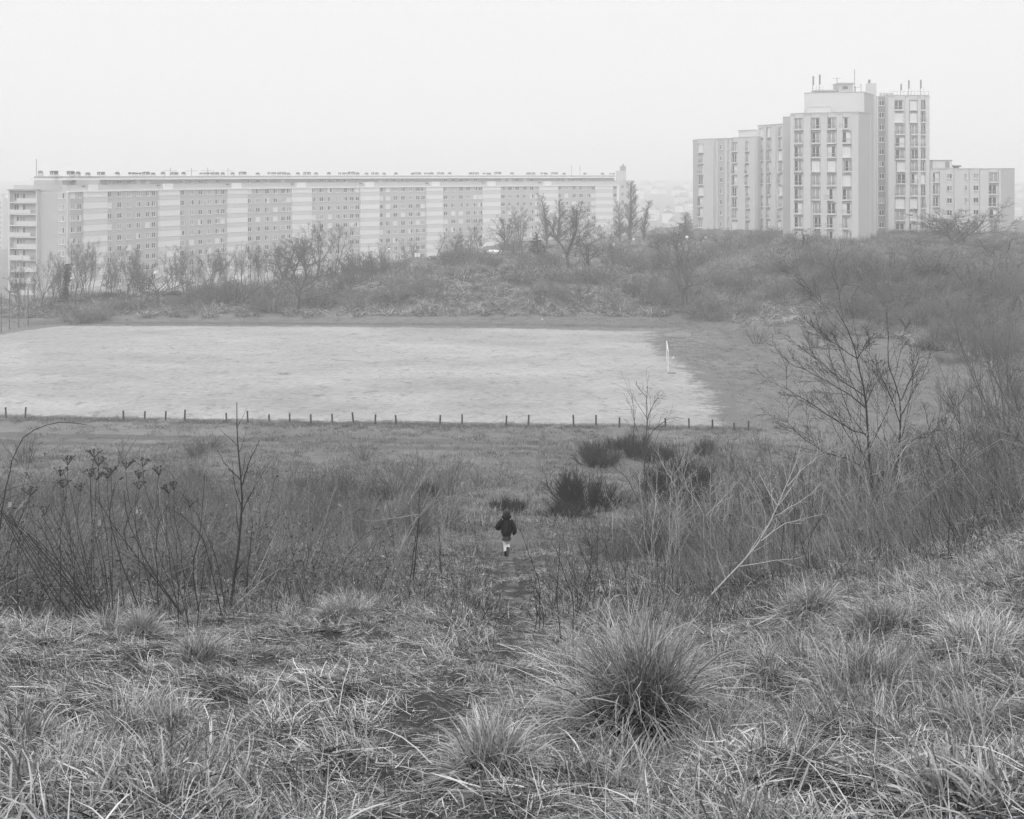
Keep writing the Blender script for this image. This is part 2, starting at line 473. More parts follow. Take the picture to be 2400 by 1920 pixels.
def slab_window(state, w=1.62, h=1.36):
    """window in the xz plane facing -y, origin at its centre on the wall: frame, two panes, mullion, sill; materials frame/glass/curtain/blind"""
    b = MB(); f = .075
    b.box((0, -.05, h / 2 - f / 2), (w, .10, f)); b.box((0, -.05, -h / 2 + f / 2), (w, .10, f))
    b.box((-w / 2 + f / 2, -.05, 0), (f, .10, h - 2 * f)); b.box((w / 2 - f / 2, -.05, 0), (f, .10, h - 2 * f))
    b.box((0, -.045, 0), (.09, .09, h - 2 * f))
    b.box((0, -.09, -h / 2 - .05), (w + .16, .18, .10))
    pw = (w - 2 * f - .09) / 2; ph = h - 2 * f
    kinds = {'open': (1, 1), 'left': (1, 2), 'right': (2, 1), 'curtain': (2, 2), 'shut': (3, 3), 'half': (3, 1), 'halfr': (1, 3)}[state]
    for s, k in zip((-1, 1), kinds):
        x = s * (.045 + pw / 2)
        if k == 3: b.box((x, -.03, 0), (pw, .05, ph), 3)
        else: b.box((x, -.012, 0), (pw, .016, ph), k)
    return b.mesh('window', [M_white, M_glass, M_glassc, M_blind])
SW = {k: slab_window(k) for k in ('open', 'left', 'right', 'curtain', 'shut', 'half', 'halfr')}
SWA = {k: slab_window(k, 1.5, .85) for k in ('open', 'left', 'curtain', 'shut')}
def pick(d, r, p):
    return d[r.choice(list(p), p=list(p.values()))]

# ---------------------------------------------------------------- long curved slab block
_xs = np.array([178, 255, 508, 584, 734, 892, 990, 1043, 1178, 1310, 1379.0])
_ss = np.array([26.8, 25.67, 22.7, 22.2, 20.9, 20.0, 19.4, 19.06, 18.4, 17.85, 17.7])
_fit = np.polyfit(_xs, _ss, 3)
def slab_pt(px):
    Y = 2.7 * F / np.polyval(_fit, px)
    return np.array([(px - CX) / F * Y, Y])
def ray_on(px, A, B):
    """point of the plan line A-B seen in photograph column px"""
    k = (px - CX) / F
    t = (k * A[1] - A[0]) / ((B[0] - A[0]) - k * (B[1] - A[1]))
    return A + (B - A) * t

def build_slab():
    r = np.random.default_rng(21)
    ZB, ZC, FL, Z1 = -39.0, -4.1, 2.7, -5.0      # foot, coping, storey, centre of top window row
    secs = [('W', 160, 193, [170, 185]), ('L', 193, 247), ('W', 247, 370, [256, 279, 301.5, 324, 345, 359]), ('L', 370, 418),
            ('W', 418, 531, [426, 448.6, 469, 490, 508.5, 521.5]), ('L', 531, 577), ('W', 577, 683, [584, 604, 625, 645, 663, 676]), ('L', 683, 728),
            ('W', 728, 843, [734, 753, 772.6, 791, 809, 824, 837]), ('L', 843, 887), ('W', 887, 998, [892, 909, 926, 944, 962, 979, 991]), ('L', 998, 1036),
            ('W', 1036, 1130, [1044, 1062, 1080, 1097, 1114, 1125.5]), ('L', 1130, 1171), ('W', 1171, 1262, [1178.5, 1195, 1212, 1230, 1246, 1258]), ('L', 1262, 1306),
            ('W', 1306, 1394, [1310, 1327, 1345, 1362, 1379, 1390]), ('L', 1394, 1434), ('W', 1434, 1446, [1441])]
    base = slab_pt(640)
    root = empty('apartment_block', (base[0], base[1] + 8, -38.0))
    tag(root, 'long curved eleven storey apartment block with banded loggia stacks and roof vents', 'apartment block')
    off = np.array([base[0], base[1] + 8, -38.0])
    def B(mb, name, mats, **k): return mb.build(name, mats, root, loc=-off, **k)
    def obj(name, me, p, rz): return link(name, me, root, loc=np.asarray(p) - off, rot=(0, 0, rz))
    cop = MB(); par = MB(); att = MB(); fas = MB(); kerb = MB(); roof = MB()
    screens = {}
    rest = MB(); nwin = 0
    nfl = 12
    P = {px: slab_pt(px) for s in secs for px in s[1:3]}
    for s in secs:
        A, Bp = P[s[1]], P[s[2]]
        d = (Bp - A); Lg = np.linalg.norm(d); d = d / Lg; n = np.array([d[1], -d[0]]); rz = math.atan2(d[1], d[0])
        w = MB(); w.slab(A, Bp, ZB, ZC - .2, 0, 12)
        B(w, 'wall', M_wall)
        A2, B2 = A - d * .03, Bp + d * .03
        lg = s[0] == 'L'
        fr = .85 if lg else .4
        cop.slab(A2, B2, ZC - .2, ZC + .15, fr, .5)
        par.slab(A2, B2, ZC + .15, -2.65, -.25, .5)
        att.slab(A2, B2, ZC + .15, -1.45, -1.6, 9.5)
        fas.slab(A2, B2, -1.45, -1.0, -.5, 10.5)
        kerb.slab(A2, B2, -1.0, -.55, -1.3, 9.5)
        if lg:
            for k in range(nfl):
                zc = Z1 - FL * k
                mb = MB(); mb.slab(A, Bp, zc - .60, zc + .92, .62, -.02)
                nr = 8
                for i in range(nr + 1):
                    p = A + d * (Lg * i / nr)
                    q0 = p - d * .03; q1 = p + d * .03
                    mb.slab(q0, q1, zc - .60, zc + .92, .645, -.61)
                B(mb, 'loggia_screen', M_screen)
                mb = MB(); mb.slab(A, Bp, zc - 1.72, zc - .66, .68, -.01)
                mb.slab(A, Bp, zc - .66, zc - .60, .74, -.01, 1)
                mb.slab(A, Bp, zc - 1.78, zc - 1.72, .64, -.01, 1)
                B(mb, 'balcony_front', [M_span, M_span_d])
        else:
            for k in range(nfl):
                zc = Z1 - FL * k
                for px in s[3]:
                    p2 = ray_on(px, A, Bp)
                    me = pick(SW, r, {'open': .34, 'left': .14, 'right': .12, 'curtain': .18, 'shut': .16, 'half': .04, 'halfr': .02})
                    vis = zc > -27 and nwin < 290
                    pos = (p2[0] + n[0] * .004, p2[1] + n[1] * .004, zc)
                    if vis:
                        obj('window', me, pos, rz); nwin += 1
                    else:
                        V = np.array([v.co for v in me.vertices]); c_, s_ = math.cos(rz), math.sin(rz)
                        V = np.c_[V[:, 0] * c_ - V[:, 1] * s_, V[:, 0] * s_ + V[:, 1] * c_, V[:, 2]] + np.array(pos)
                        for mi in range(4):
                            fs = [list(p.vertices) for p in me.polygons if p.material_index == mi]
                            if fs: rest.add(V, np.array(fs), mi)
            if s[1] == 160:
                for k in range(nfl):
                    zc = Z1 - FL * k
                    mb = MB(); mb.slab(A + d * .5, Bp - d * .1, zc - 1.95, zc - .78, .10, -.003)
                    B(mb, 'spandrel_panel', M_span_d)
            ax = [px for px in s[3]][:5] if len(s[3]) > 2 else []
            for px in ax:
                p2 = ray_on(px, A - n * 1.6, Bp - n * 1.6)
                obj('attic_window', pick(SWA, r, {'open': .4, 'left': .2, 'curtain': .2, 'shut': .2}), (p2[0] + n[0] * .004, p2[1] + n[1] * .004, -2.08), rz)
    B(cop, 'coping', M_white); B(par, 'parapet', M_wall); B(att, 'attic_storey', M_wall); B(fas, 'roof_fascia', M_white); B(kerb, 'roof_kerb', M_kerb)
    tag(B(rest, 'window', [M_white, M_glass, M_glassc, M_blind]), kind='stuff')
    # stair heads over each loggia stack
    for s in secs:
        if s[0] != 'L' or s[1] == 1394: continue
        A, Bp = P[s[1]], P[s[2]]; d = (Bp - A) / np.linalg.norm(Bp - A)
        c = A + d * 1.2
        mb = MB(); mb.slab(c + d * .9, c + d * 3.9, ZC + .16, -2.55, .55, .3); B(mb, 'stair_head', M_white)
        mb = MB(); mb.slab(c - d * 1.2, c - d * .2, -3.1, -2.8, .1, .3); B(mb, 'vent_slot', M_dark)
    # roof furniture: mushroom vents and chimney clusters
    dome = MB(); dome.box((0, 0, .25), (1.3, .9, .5), 1); dome.lathe([(.55, .5), (.62, .62), (.60, .9), (.42, 1.12), (.02, 1.2)], n=10)
    m_dome = dome.mesh('roof_vent', [M_dark, M_white])
    clus = MB(); clus.prism([(-1.7, -.4), (1.5, -.4), (1.5, .4), (-1.7, .4)], 0, .42, 1)
    for i, x in enumerate((-1.25, -.62, 0.1, .6, 1.15)):
        clus.lathe([(.16, .42), (.16, .95 + .08 * (i % 2)), (.27, .97 + .08 * (i % 2)), (.27, 1.2 + .1 * (i % 2)), (.02, 1.25 + .1 * (i % 2))], (x, 0, 0), n=8)
    m_clus = clus.mesh('chimney_cluster', [M_dark, M_white])
    pots = MB()
    for x in (-.9, -.3, .5, 1.0):
        pots.box((x, 0, .3), (.22, .22, .6), 1); pots.lathe([(.2, .6), (.24, .7), (.2, 1.05), (.02, 1.1)], (x, 0, 0), n=8)
    m_pots = pots.mesh('chimney_pots', [M_dark, M_white])
    items = [(127, 'c'), (166, 'c'), (183, 'd'), (206, 'd'), (237, 'c'), (275, 'd'), (308, 'p'), (324, 'p'), (343, 'c'), (359, 'd'), (382, 'd'), (409, 'c'), (430, 'd'), (475, 'p'), (491, 'p'), (505, 'c'),
             (522, 'd'), (545, 'd'), (569, 'c'), (604, 'd'), (634, 'p'), (648, 'p'), (662, 'c'), (676, 'd'), (698, 'd'), (720, 'c'), (741, 'd'), (771, 'd'), (800, 'p'), (813, 'p'), (824, 'c'), (838, 'd'), (859, 'd'), (879, 'c'),
             (900, 'd'), (928, 'd'), (967, 'd'), (979, 'c'), (1001, 'p'), (1012, 'd'), (1033, 'c'), (1054, 'd'), (1103, 'd'), (1114, 'c'), (1138, 'p'), (1147, 'd'), (1167, 'c'), (1200, 'd'), (1238, 'd'), (1247, 'c'), (1273, 'p'), (1280, 'd'),
             (1300, 'c'), (1322, 'd'), (1371, 'd'), (1412, 'd'), (1434, 'p')]
    for px, k in items:
        p = slab_pt(max(px, 165)); q = slab_pt(max(px, 165) + 6); d = q - p; d /= np.linalg.norm(d); n = np.array([d[1], -d[0]])
        p = ray_on(px, slab_pt(160) - n * 3.2, slab_pt(200) - n * 3.2) if px < 165 else ray_on(px, p - n * 3.2, q - n * 3.2)
        me = {'d': m_dome, 'c': m_clus, 'p': m_pots}[k]
        o = obj({'d': 'roof_vent', 'c': 'chimney', 'p': 'chimney'}[k], me, (p[0], p[1], -.56), math.atan2(d[1], d[0]))
        o.scale = (1, 1, r.uniform(.8, 1.0))
    # aerials
    for px, h, arm in ((432, 2.3, 3.6), (480, 2.2, 3.4), (517, 2.4, 3.6), (563, 2.3, 3.0), (1358, 3.7, 0), (1378, 3.7, .6)):
        p = slab_pt(px); q = slab_pt(px + 6); d = (q - p) / np.linalg.norm(q - p); n = np.array([d[1], -d[0]]); p = p - n * 5
        mb = MB(); mb.box((p[0], p[1], -.55 + h / 2), (.10, .10, h))
        if arm:
            mb.box((p[0], p[1], -.55 + h * .62), (arm, .07, .07))
            for sx in (-.5, -.25, 0, .25, .5): mb.box((p[0] + arm * sx, p[1], -.55 + h * .62), (.05, .8, .05))
        B(mb, 'aerial', M_dark)
    # end wing on the left: blank wall with one window column and a stack of open balconies
    A = P[160] + np.array([-.05, 0.0]); C = np.array([(30 - CX) / F * 279.5, 279.5]); D = ray_on(94, C, A)
    d0 = P[193] - P[160]; d0 /= np.linalg.norm(d0)
    e = (A - C) / np.linalg.norm(A - C); n = np.array([e[1], -e[0]])
    mb = MB(); mb.prism([tuple(C), tuple(A), tuple(A + d0 * 12), tuple(C + d0 * 12)], ZB, -3.85); B(mb, 'end_wall', M_wall_l)
    mb = MB(); mb.prism([tuple(C + e * .3), tuple(A - e * .02 + n * .02), tuple(A + d0 * 11), tuple(C + d0 * 11)], -3.85, -2.65); B(mb, 'end_parapet', M_wall_l)
    mb = MB(); mb.slab(A + d0 * .02 - e * .05, A + d0 * .55, ZB, ZC, .06, .3); B(mb, 'corner_fin', M_white)
    rz = math.atan2(e[1], e[0])
    for k in range(nfl):
        p = ray_on(145, C, A)
        obj('window', SW['left' if k % 3 else 'open'], (p[0] + n[0] * .004, p[1] + n[1] * .004, Z1 - FL * k - .1), rz)
    for k in range(nfl):
        zs = -6.73 - FL * k
        mb = MB(); mb.slab(C, D, zs - .18, zs, 1.3, -.01); B(mb, 'balcony_floor', M_white)
        pr = MB(); t0, t1 = ((.28, 1.0), (.03, .78))[k % 2]
        pr.slab(C + (D - C) * t0, C + (D - C) * t1, zs + .08, zs + 1.0, 1.26, -1.18); B(pr, 'balcony_parapet', M_span)
        rl = MB(); u0, u1 = ((.03, .27), (.79, 1.0))[k % 2]
        for t in np.linspace(u0, u1, 8):
            p = C + (D - C) * t; rl.slab(p - e * .02, p + e * .02, zs, zs + 1.0, 1.24, -1.20)
        rl.slab(C + (D - C) * u0, C + (D - C) * u1, zs + .96, zs + 1.02, 1.26, -1.18); B(rl, 'balcony_railing', M_kerb)
        for t, st, sc_ in ((.15, 'curtain', .8), (.37, 'left', 1.0), (.68, 'open', 1.2), (.93, 'right', .7)):
            p = C + (D - C) * t
            o = obj('balcony_window', SW[r.choice(['left', 'open', 'right', 'half', 'curtain'])], (p[0] + n[0] * .004, p[1] + n[1] * .004, zs + 1.25), rz); o.scale = (sc_ * 1.1, 1, 1.45)
    for t0, t1 in ((-.035, .015), (.985, 1.03)):
        mb = MB(); mb.slab(C + (D - C) * t0, C + (D - C) * t1, ZB, -3.95, 1.2 if t0 < 0 else 1.35, -.005); B(mb, 'balcony_side', M_span if t0 < 0 else M_wall_l)
    mb = MB(); mb.slab(C - e * .4, D + e * .3, -3.95, -3.6, 1.4, -.01); B(mb, 'balcony_roof', M_kerb)
    # chimney stack and mast at the left end of the attic
    p = ray_on(95, P[160] - n * 0 + np.array([0, 8.]), P[160] + np.array([-20, 8.]))
    mb = MB(); mb.box((p[0], p[1], -1.2), (1.0, 1.0, 2.9)); mb.lathe([(.5, .25), (.62, .3), (.6, .55), (.3, .8), (.01, .82)], (p[0], p[1], 0), 10, 1); B(mb, 'chimney', [M_wall_l, M_dark])
    mb = MB(); mb.box((p[0] - 1.0, p[1], .4), (.1, .1, 6.4)); B(mb, 'aerial', M_dark)
    # the attic carries on over the end wing
    q = ray_on(101, P[160] + d0 * 4, P[160] + d0 * 4 - e * 20)
    mb = MB(); mb.prism([tuple(q), tuple(P[160] + d0 * 3.2), tuple(P[160] + d0 * 12), tuple(q + d0 * 8)], -2.65, -1.45); B(mb, 'attic_storey', M_wall)
    mb = MB(); mb.prism([tuple(q - e * .4 - d0 * .6), tuple(P[160] + d0 * 2.4), tuple(P[160] + d0 * 12), tuple(q - e * .4 + d0 * 8)], -1.45, -1.0); B(mb, 'roof_fascia', M_white)
    mb = MB(); mb.prism([tuple(q + d0 * .3), tuple(P[160] + d0 * 3.6), tuple(P[160] + d0 * 12), tuple(q + d0 * 8)], -1.0, -.55); B(mb, 'roof_kerb', M_kerb)
    # right-hand end: return wall, lift house and low tail
    E = P[1446]; nn = np.array([(1.0), -.35]); nn /= np.linalg.norm(nn)
    T = np.array([(1485 - CX) / F * 433, 433.0]); U = np.array([(1493 - CX) / F * 434.4, 434.4])
    mb = MB(); mb.slab(E, T, ZB, -2.4, .0, 12); B(mb, 'end_wall', M_wall_l)
    mb = MB(); mb.slab(T, U, ZB, -3.7, -.4, 10); B(mb, 'end_wall', M_wall_l)
    mb = MB(); mb.slab(E - np.array([.15, 0]), E + np.array([.8, 0]), ZB, ZC, .35, .2); B(mb, 'corner_fin', M_white)
    ee = (T - E) / np.linalg.norm(T - E)
    for k in range(nfl):
        p = ray_on(1459.5, E, T)
        obj('window', SW['left'], (p[0] + ee[1] * .004, p[1] - ee[0] * .004, Z1 - FL * k + .3), math.atan2(ee[1], ee[0]))
    L0 = np.array([(1446 - CX) / F * 430, 430.0]); L1 = np.array([(1467 - CX) / F * 430, 430.0]); L2 = np.array([(1455 - CX) / F * 430, 430.0])
    mb = MB(); mb.slab(L0, L1, -2.4, 1.2, 0, 5); B(mb, 'lift_house', M_wall_l)
    mb = MB(); mb.slab(L2, L1 - np.array([.05, 0]), 1.2, 2.9, 0, 4); B(mb, 'lift_house', M_kerb)
    mb = MB(); q = (L2 + L1) / 2; mb.box((q[0], q[1] + 1, 3.2), (.5, .5, .7)); B(mb, 'roof_vent', M_dark)
    return root
build_slab()

# ---------------------------------------------------------------- stepped tower group on the right
def french_window(state, w=1.5, h=2.05):
    b = MB(); f = .09
    b.box((0, -.07, h / 2 - f / 2), (w, .14, f)); b.box((0, -.07, -h / 2 + f / 2), (w, .14, f))
    for s in (-1, 1): b.box((s * (w / 2 - f / 2), -.07, 0), (f, .14, h - 2 * f))
    b.box((0, -.06, 0), (.13, .12, h - 2 * f)); b.box((0, -.05, -h * .18), (w - 2 * f, .10, .06))
    kinds = {'open': (1, 1), 'curtain': (2, 2), 'left': (1, 2), 'right': (2, 1), 'shut': (3, 3), 'half': (1, 3), 'halfr': (3, 1)}[state]
    pw = (w - 2 * f - .13) / 2; ph = h - 2 * f
    for s, k in zip((-1, 1), kinds):
        x = s * (.065 + pw / 2)
        if k == 3: b.box((x, -.04, 0), (pw, .07, ph), 3)
        else: b.box((x, -.012, 0), (pw, .016, ph), k)
    # ledge below, a dark bar for the shadow under it, and guard rail
    b.box((.03, -.16, -h / 2 - .14), (w + .24, .34, .16), 0); b.box((.03, -.10, -h / 2 - .28), (w + .2, .22, .10), 4)
    b.box((0, -.12, h / 2 + .05), (w + .24, .26, .09), 4)
    b.box((-w / 2 - .07, -.08, 0), (.09, .18, h), 4)
    if state != 'shut':
        b.box((0, -.30, -h / 2 + .78), (w, .04, .04), 4)
        for x in np.linspace(-w / 2, w / 2, 7): b.box((x, -.30, -h / 2 + .38), (.025, .025, .8), 4)
    return b.mesh('window', [M_white, M_glass, M_glassc, M_blind, M_tower_d])
FW = {k: french_window(k) for k in ('open', 'curtain', 'left', 'right', 'shut', 'half', 'halfr')}
FWN = {k: french_window(k, 1.05) for k in ('open', 'curtain', 'left', 'shut', 'half')}
FWW = {k: french_window(k, 1.95) for k in ('open', 'curtain', 'left', 'shut', 'half')}
SWT = {k: slab_window(k, 1.2, 1.2) for k in ('open', 'left', 'right', 'curtain')}
SWS = {k: slab_window(k, .6, 1.2) for k in ('open', 'left')}

def build_tower():
    r = np.random.default_rng(5)
    ZB = -19.0
    base = np.array([72.0, 236.0, -15.0])
    root = empty('tower_block', base)
    tag(root, 'pale stepped tower block with staggered tall windows and aerials on its roof', 'tower block')
    def W(px, Y): return np.array([(px - CX) / F * Y, Y])
    def B(mb, name, mats): return mb.build(name, mats, root, loc=-base)
    def zrow(py, Y): return -(py - HY) / F * Y
    def face(p0, Y0, p1, Y1, top, front=0.0, back=9.0, m=None, name='wall'):
        A, Bq = W(p0, Y0), W(p1, Y1)
        mb = MB(); mb.slab(A, Bq, ZB, top, front, back)
        B(mb, name, m or M_tower)
        mb = MB(); mb.slab(A, Bq, top, top + .14, front + .07, back); B(mb, 'coping', M_tower_s)
        return A, Bq
    def column(A, Bq, px, ztop, n, kit, probs, front=0.0, stagger=.0, name='window', panel=None):
        d = (Bq - A) / np.linalg.norm(Bq - A); nn = np.array([d[1], -d[0]]); rz = math.atan2(d[1], d[0])
        p = ray_on(px, A, Bq); sh = 0
        for k in range(n):
            if stagger and r.random() < .38: sh = r.choice([-1, 0, 1]) * stagger
            q = p + d * sh + nn * (front + .004)
            z = ztop - 2.7 * k
            link(name, pick(kit, r, probs), root, loc=(q[0] - base[0], q[1] - base[1], z - base[2]), rot=(0, 0, rz))
        if panel:
            mb = MB(); mb.slab(p - d * panel / 2, p + d * panel / 2, ZB, ztop + 1.1, front + .003, .0); B(mb, 'panel_strip', M_tower_s)
    pf = {'open': .24, 'curtain': .26, 'left': .10, 'shut': .24, 'half': .16}
    ps = {'open': .6, 'left': .25, 'right': .1, 'curtain': .05}
    # left wing, running towards the viewer
    T0, T1 = (1624, 300.0), (1776, 275.0)
    def TY(px):
        q = ray_on(px, W(*T0), W(*T1)); return q[1]
    top = 8.65
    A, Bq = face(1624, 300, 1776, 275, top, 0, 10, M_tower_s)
    for p0, p1 in ((1643, 1678), (1726, 1754), (1758, 1776)):
        face(p0, TY(p0), p1, TY(p1), top + .02, .85, -.01, M_tower, 'bay')
    face(1700, TY(1700), 1706, TY(1706), top - .3, .25, -.01, M_tower, 'pier'); face(1711, TY(1711), 1718, TY(1718), top - .3, .25, -.01, M_tower, 'pier')
    face(1678.5, TY(1678.5), 1684.5, TY(1684.5), top - .3, .25, -.01, M_tower, 'pier')
    z0 = zrow(345.5, 287)
    column(A, Bq, 1657 - 7, z0, 9, FWW, pf, .85, .35); column(A, Bq, 1736 - 7, z0, 9, FWW, pf, .85, .35); column(A, Bq, 1765 - 6, z0, 9, FWN, pf, .85, .3)
    column(A, Bq, 1691, z0 + .1, 9, SWT, ps, 0); column(A, Bq, 1708.5, z0 + .1, 9, SWS, {'open': .6, 'left': .4}, 0)
    mb = MB(); mb.slab(W(1722, 288), W(1763, 284), top, top + 2.0, -1.5, 6); B(mb, 'roof_house', M_tower)
    mb = MB(); mb.slab(W(1721, 288), W(1764, 284), top + 2.0, top + 2.15, -1.3, 6.2); B(mb, 'roof_house_cap', M_tower_s)
    # middle bay
    A, Bq = face(1776, 277, 1836, 268, 11.4, 0, 9)
    z0 = zrow(300 + 10, 272)
    column(A, Bq, 1786, z0, 10, FWN, pf, .0, .25); column(A, Bq, 1803, z0, 10, FWN, pf, .0, .25); column(A, Bq, 1829, z0, 10, FWN, pf, .0, .25)
    face(1791, 274.6, 1797, 273.7, 11.2, .3, -.01, M_tower, 'pier'); face(1811, 271.6, 1820, 270.4, 11.2, .3, -.01, M_tower, 'pier')
    # front block
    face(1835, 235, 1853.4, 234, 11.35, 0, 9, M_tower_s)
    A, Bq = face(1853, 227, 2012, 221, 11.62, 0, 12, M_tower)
    face(2012.2, 221.15, 2040, 226, 11.6, 0, 8, M_tower_s)  # right flank in the darker grey, its shade painted in
    def NY(px): return ray_on(px, A, Bq)[1]
    for p0, p1 in ((1853.2, 1862), (1884, 1901), (1924, 1939), (1962, 1975), (1997, 2011.6)):
        face(p0, NY(p0), p1, NY(p1), 11.3, .28, -.01, M_tower, 'pier')
    z0 = zrow(289.5, 224)
    for px in (1871, 1912, 1949, 1984): column(A, Bq, px, z0, 10, FW, {'open': .22, 'curtain': .26, 'left': .08, 'right': .06, 'shut': .2, 'half': .1, 'halfr': .08}, .0, .45)
    # lift core above and behind
    face(1885, 237, 2025.5, 234, 16.3, 0, 12, M_tower); face(2025.7, 234.1, 2047, 242, 16.25, 0, 8, M_tower_s)  # second face: core flank, shaded by its colour
    face(1893, 233.6, 1948, 232.4, 13.25, 0, 6, M_tower, 'lower_roof_house')
    A, Bq = W(2034, 243), W(2054, 243)
    mb = MB(); mb.slab(A, Bq, ZB, 18.8, 0, 1.6); B(mb, 'chimney_shaft', M_tower)
    mb = MB(); q = (A + Bq) / 2; mb.lathe([(.25, 18.8), (.25, 19.6), (.02, 19.62)], (q[0] - .4, q[1] + .6, 0), 8); B(mb, 'chimney', M_tower_d)
    # right tall block with its recess
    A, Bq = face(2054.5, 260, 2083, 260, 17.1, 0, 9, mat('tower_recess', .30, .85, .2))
    column(A, Bq, 2066, zrow(241.5, 260), 12, SWT, {'open': .75, 'left': .15, 'right': .05, 'curtain': .05}, 0)
    face(2054.5, 259.9, 2057.5, 259.9, 17.0, .3, -.01, M_tower, 'pier'); face(2077.5, 259.9, 2079, 259.9, 17.0, .4, -.01, M_tower, 'pier')
    A, Bq = face(2081, 258, 2178, 258, 17.25, 0, 12, M_tower)
    for p0, p1 in ((2081.4, 2096), (2121, 2130), (2150, 2157), (2168, 2177.6)):
        face(p0, 258, p1, 258, 17.0, .28, -.01, M_tower, 'pier')
    z0 = zrow(246.5, 258)
    column(A, Bq, 2108.5, z0, 12, FWW, pf, 0, .35); column(A, Bq, 2140, z0, 12, FW, pf, 0, .3); column(A, Bq, 2163, z0, 12, FWN, pf, 0, .2)
    # low right wing
    A, Bq = face(2178.2, 260, 2345, 260, 1.15, 0, 12, M_tower); face(2345.2, 260.1, 2378, 263, 1.15, 0, 10, M_tower_s)  # end flank darkened in the colour as the side in shade
    for p0, p1 in ((2178.6, 2186), (2202, 2216), (2236, 2258), (2272, 2280), (2296, 2316), (2340, 2344.6)):
        face(p0, 260, p1, 260, 1.0, .3, -.01, M_tower, 'pier')
    z0 = zrow(416, 260)
    column(A, Bq, 2191.6, z0, 6, FW, pf, 0); column(A, Bq, 2328, z0, 6, FWW, pf, 0, .3)
    column(A, Bq, 2225, zrow(413, 260), 6, SWT, ps, 0); column(A, Bq, 2264, zrow(412, 260), 6, SWS, {'open': .6, 'left': .4}, 0); column(A, Bq, 2287, zrow(412, 260), 6, SWT, ps, 0)
    mb = MB(); mb.slab(W(2186, 264), W(2231, 264), 1.3, 3.0, 0, 5); B(mb, 'roof_house', M_tower)
    mb = MB(); mb.slab(W(2185, 264), W(2232, 264), 3.0, 3.15, .15, 5.2); B(mb, 'roof_house_cap', M_tower_d)
    mb = MB(); mb.slab(W(2215, 264), W(2225, 264), 1.4, 2.8, .02, .0); B(mb, 'roof_door', M_tower_d)
    mb = MB(); mb.slab(W(2234, 264), W(2253, 264), 1.6, 1.95, 0, 2); mb.slab(W(2238, 264), W(2249, 264), 1.2, 1.6, -.2, 1); B(mb, 'roof_vent', M_dark)
    # roof plant, tank and aerials
    mb = MB(); mb.slab(W(1913, 238), W(1961, 238), 16.8, 17.1, 0, 4); mb.slab(W(1916, 238), W(1958, 238), 16.3, 16.8, -.3, 3); B(mb, 'roof_plant', M_tower_s)
    mb = MB(); mb.slab(W(1965, 238), W(2000, 238), 16.3, 18.3, 0, 4); mb.slab(W(1964, 238), W(2001, 238), 18.3, 18.5, .2, 4.2); B(mb, 'roof_house', M_tower_s)
    mb = MB(); mb.slab(W(1975, 238), W(1987, 238), 17.2, 17.8, .02, .0); B(mb, 'vent_slot', M_dark)
    for px, Y, z0, hgt, kind in ((1905, 238, 16.3, 3.6, 1), (1920, 238, 16.3, 3.9, 1), (2018, 238, 16.3, 2.0, 0), (2005, 240, 16.3, 1.6, 2), (1962, 240, 18.4, 1.3, 2), (2111, 262, 17.3, 2.9, 1), (2129, 262, 17.3, 3.7, 1), (2157, 262, 17.3, 3.8, 1), (2075, 262, 17.3, .8, 3), (2003, 239, 16.3, 5.0, 0)):
        p = W(px, Y); mb = MB()
        if kind == 3:
            for dx in (-1, -.2, .5, 1.4): mb.box((p[0] + dx, p[1], z0 + .4), (.5, .5, .8))
            B(mb, 'roof_vent', M_tower_s); continue
        mb.box((p[0], p[1], z0 + hgt / 2), (.10, .10, hgt))
        if kind == 1:
            mb.box((p[0] + .08, p[1] - .15, z0 + hgt * .72), (.28, .2, hgt * .5))
            mb.box((p[0] + .75, p[1], z0 + .02 + hgt * .22), (.03, .03, hgt * .44)); mb.box((p[0] + .4, p[1], z0 + hgt * .3), (.7, .03, .03))
        if kind == 2:
            mb.box((p[0], p[1], z0 + hgt * .9), (2.0, .05, .05))
            for dx in (-.9, -.5, 0, .5): mb.box((p[0] + dx, p[1], z0 + hgt * .9), (.04, .6, .04))
        B(mb, 'aerial', M_tower_d)
    rl = MB()
    for px in np.linspace(2086, 2176, 12): q = W(px, 259); rl.box((q[0], q[1], 17.8), (.06, .06, .9))
    rl.slab(W(2086, 259), W(2176, 259), 18.2, 18.26, .03, .03); B(rl, 'roof_railing', M_tower_s)
    return root
build_tower()
# ---------------------------------------------------------------- plant generators
def unit(v): return v / (np.linalg.norm(v, axis=-1, keepdims=True) + 1e-9)

def spread(T, ang, r):
    """turn each direction T (M,3) by ang about a random axis"""
    rnd = unit(r.normal(size=T.shape)); perp = unit(np.cross(T, rnd))
    return unit(T * np.cos(ang)[:, None] + perp * np.sin(ang)[:, None])

def walk(p0, d0, L, N, r, up=0.0, wig=0.1, bend=None):
    """grow M polylines of N points"""
    M = len(p0); P = np.zeros((M, N, 3)); P[:, 0] = p0; d = d0.copy(); st = L / (N - 1)
    for i in range(1, N):
        d = d + r.normal(size=(M, 3)) * wig; d[:, 2] += up
        if bend is not None: d = d + bend
        d = unit(d); P[:, i] = P[:, i - 1] + d * st[:, None]
    return P

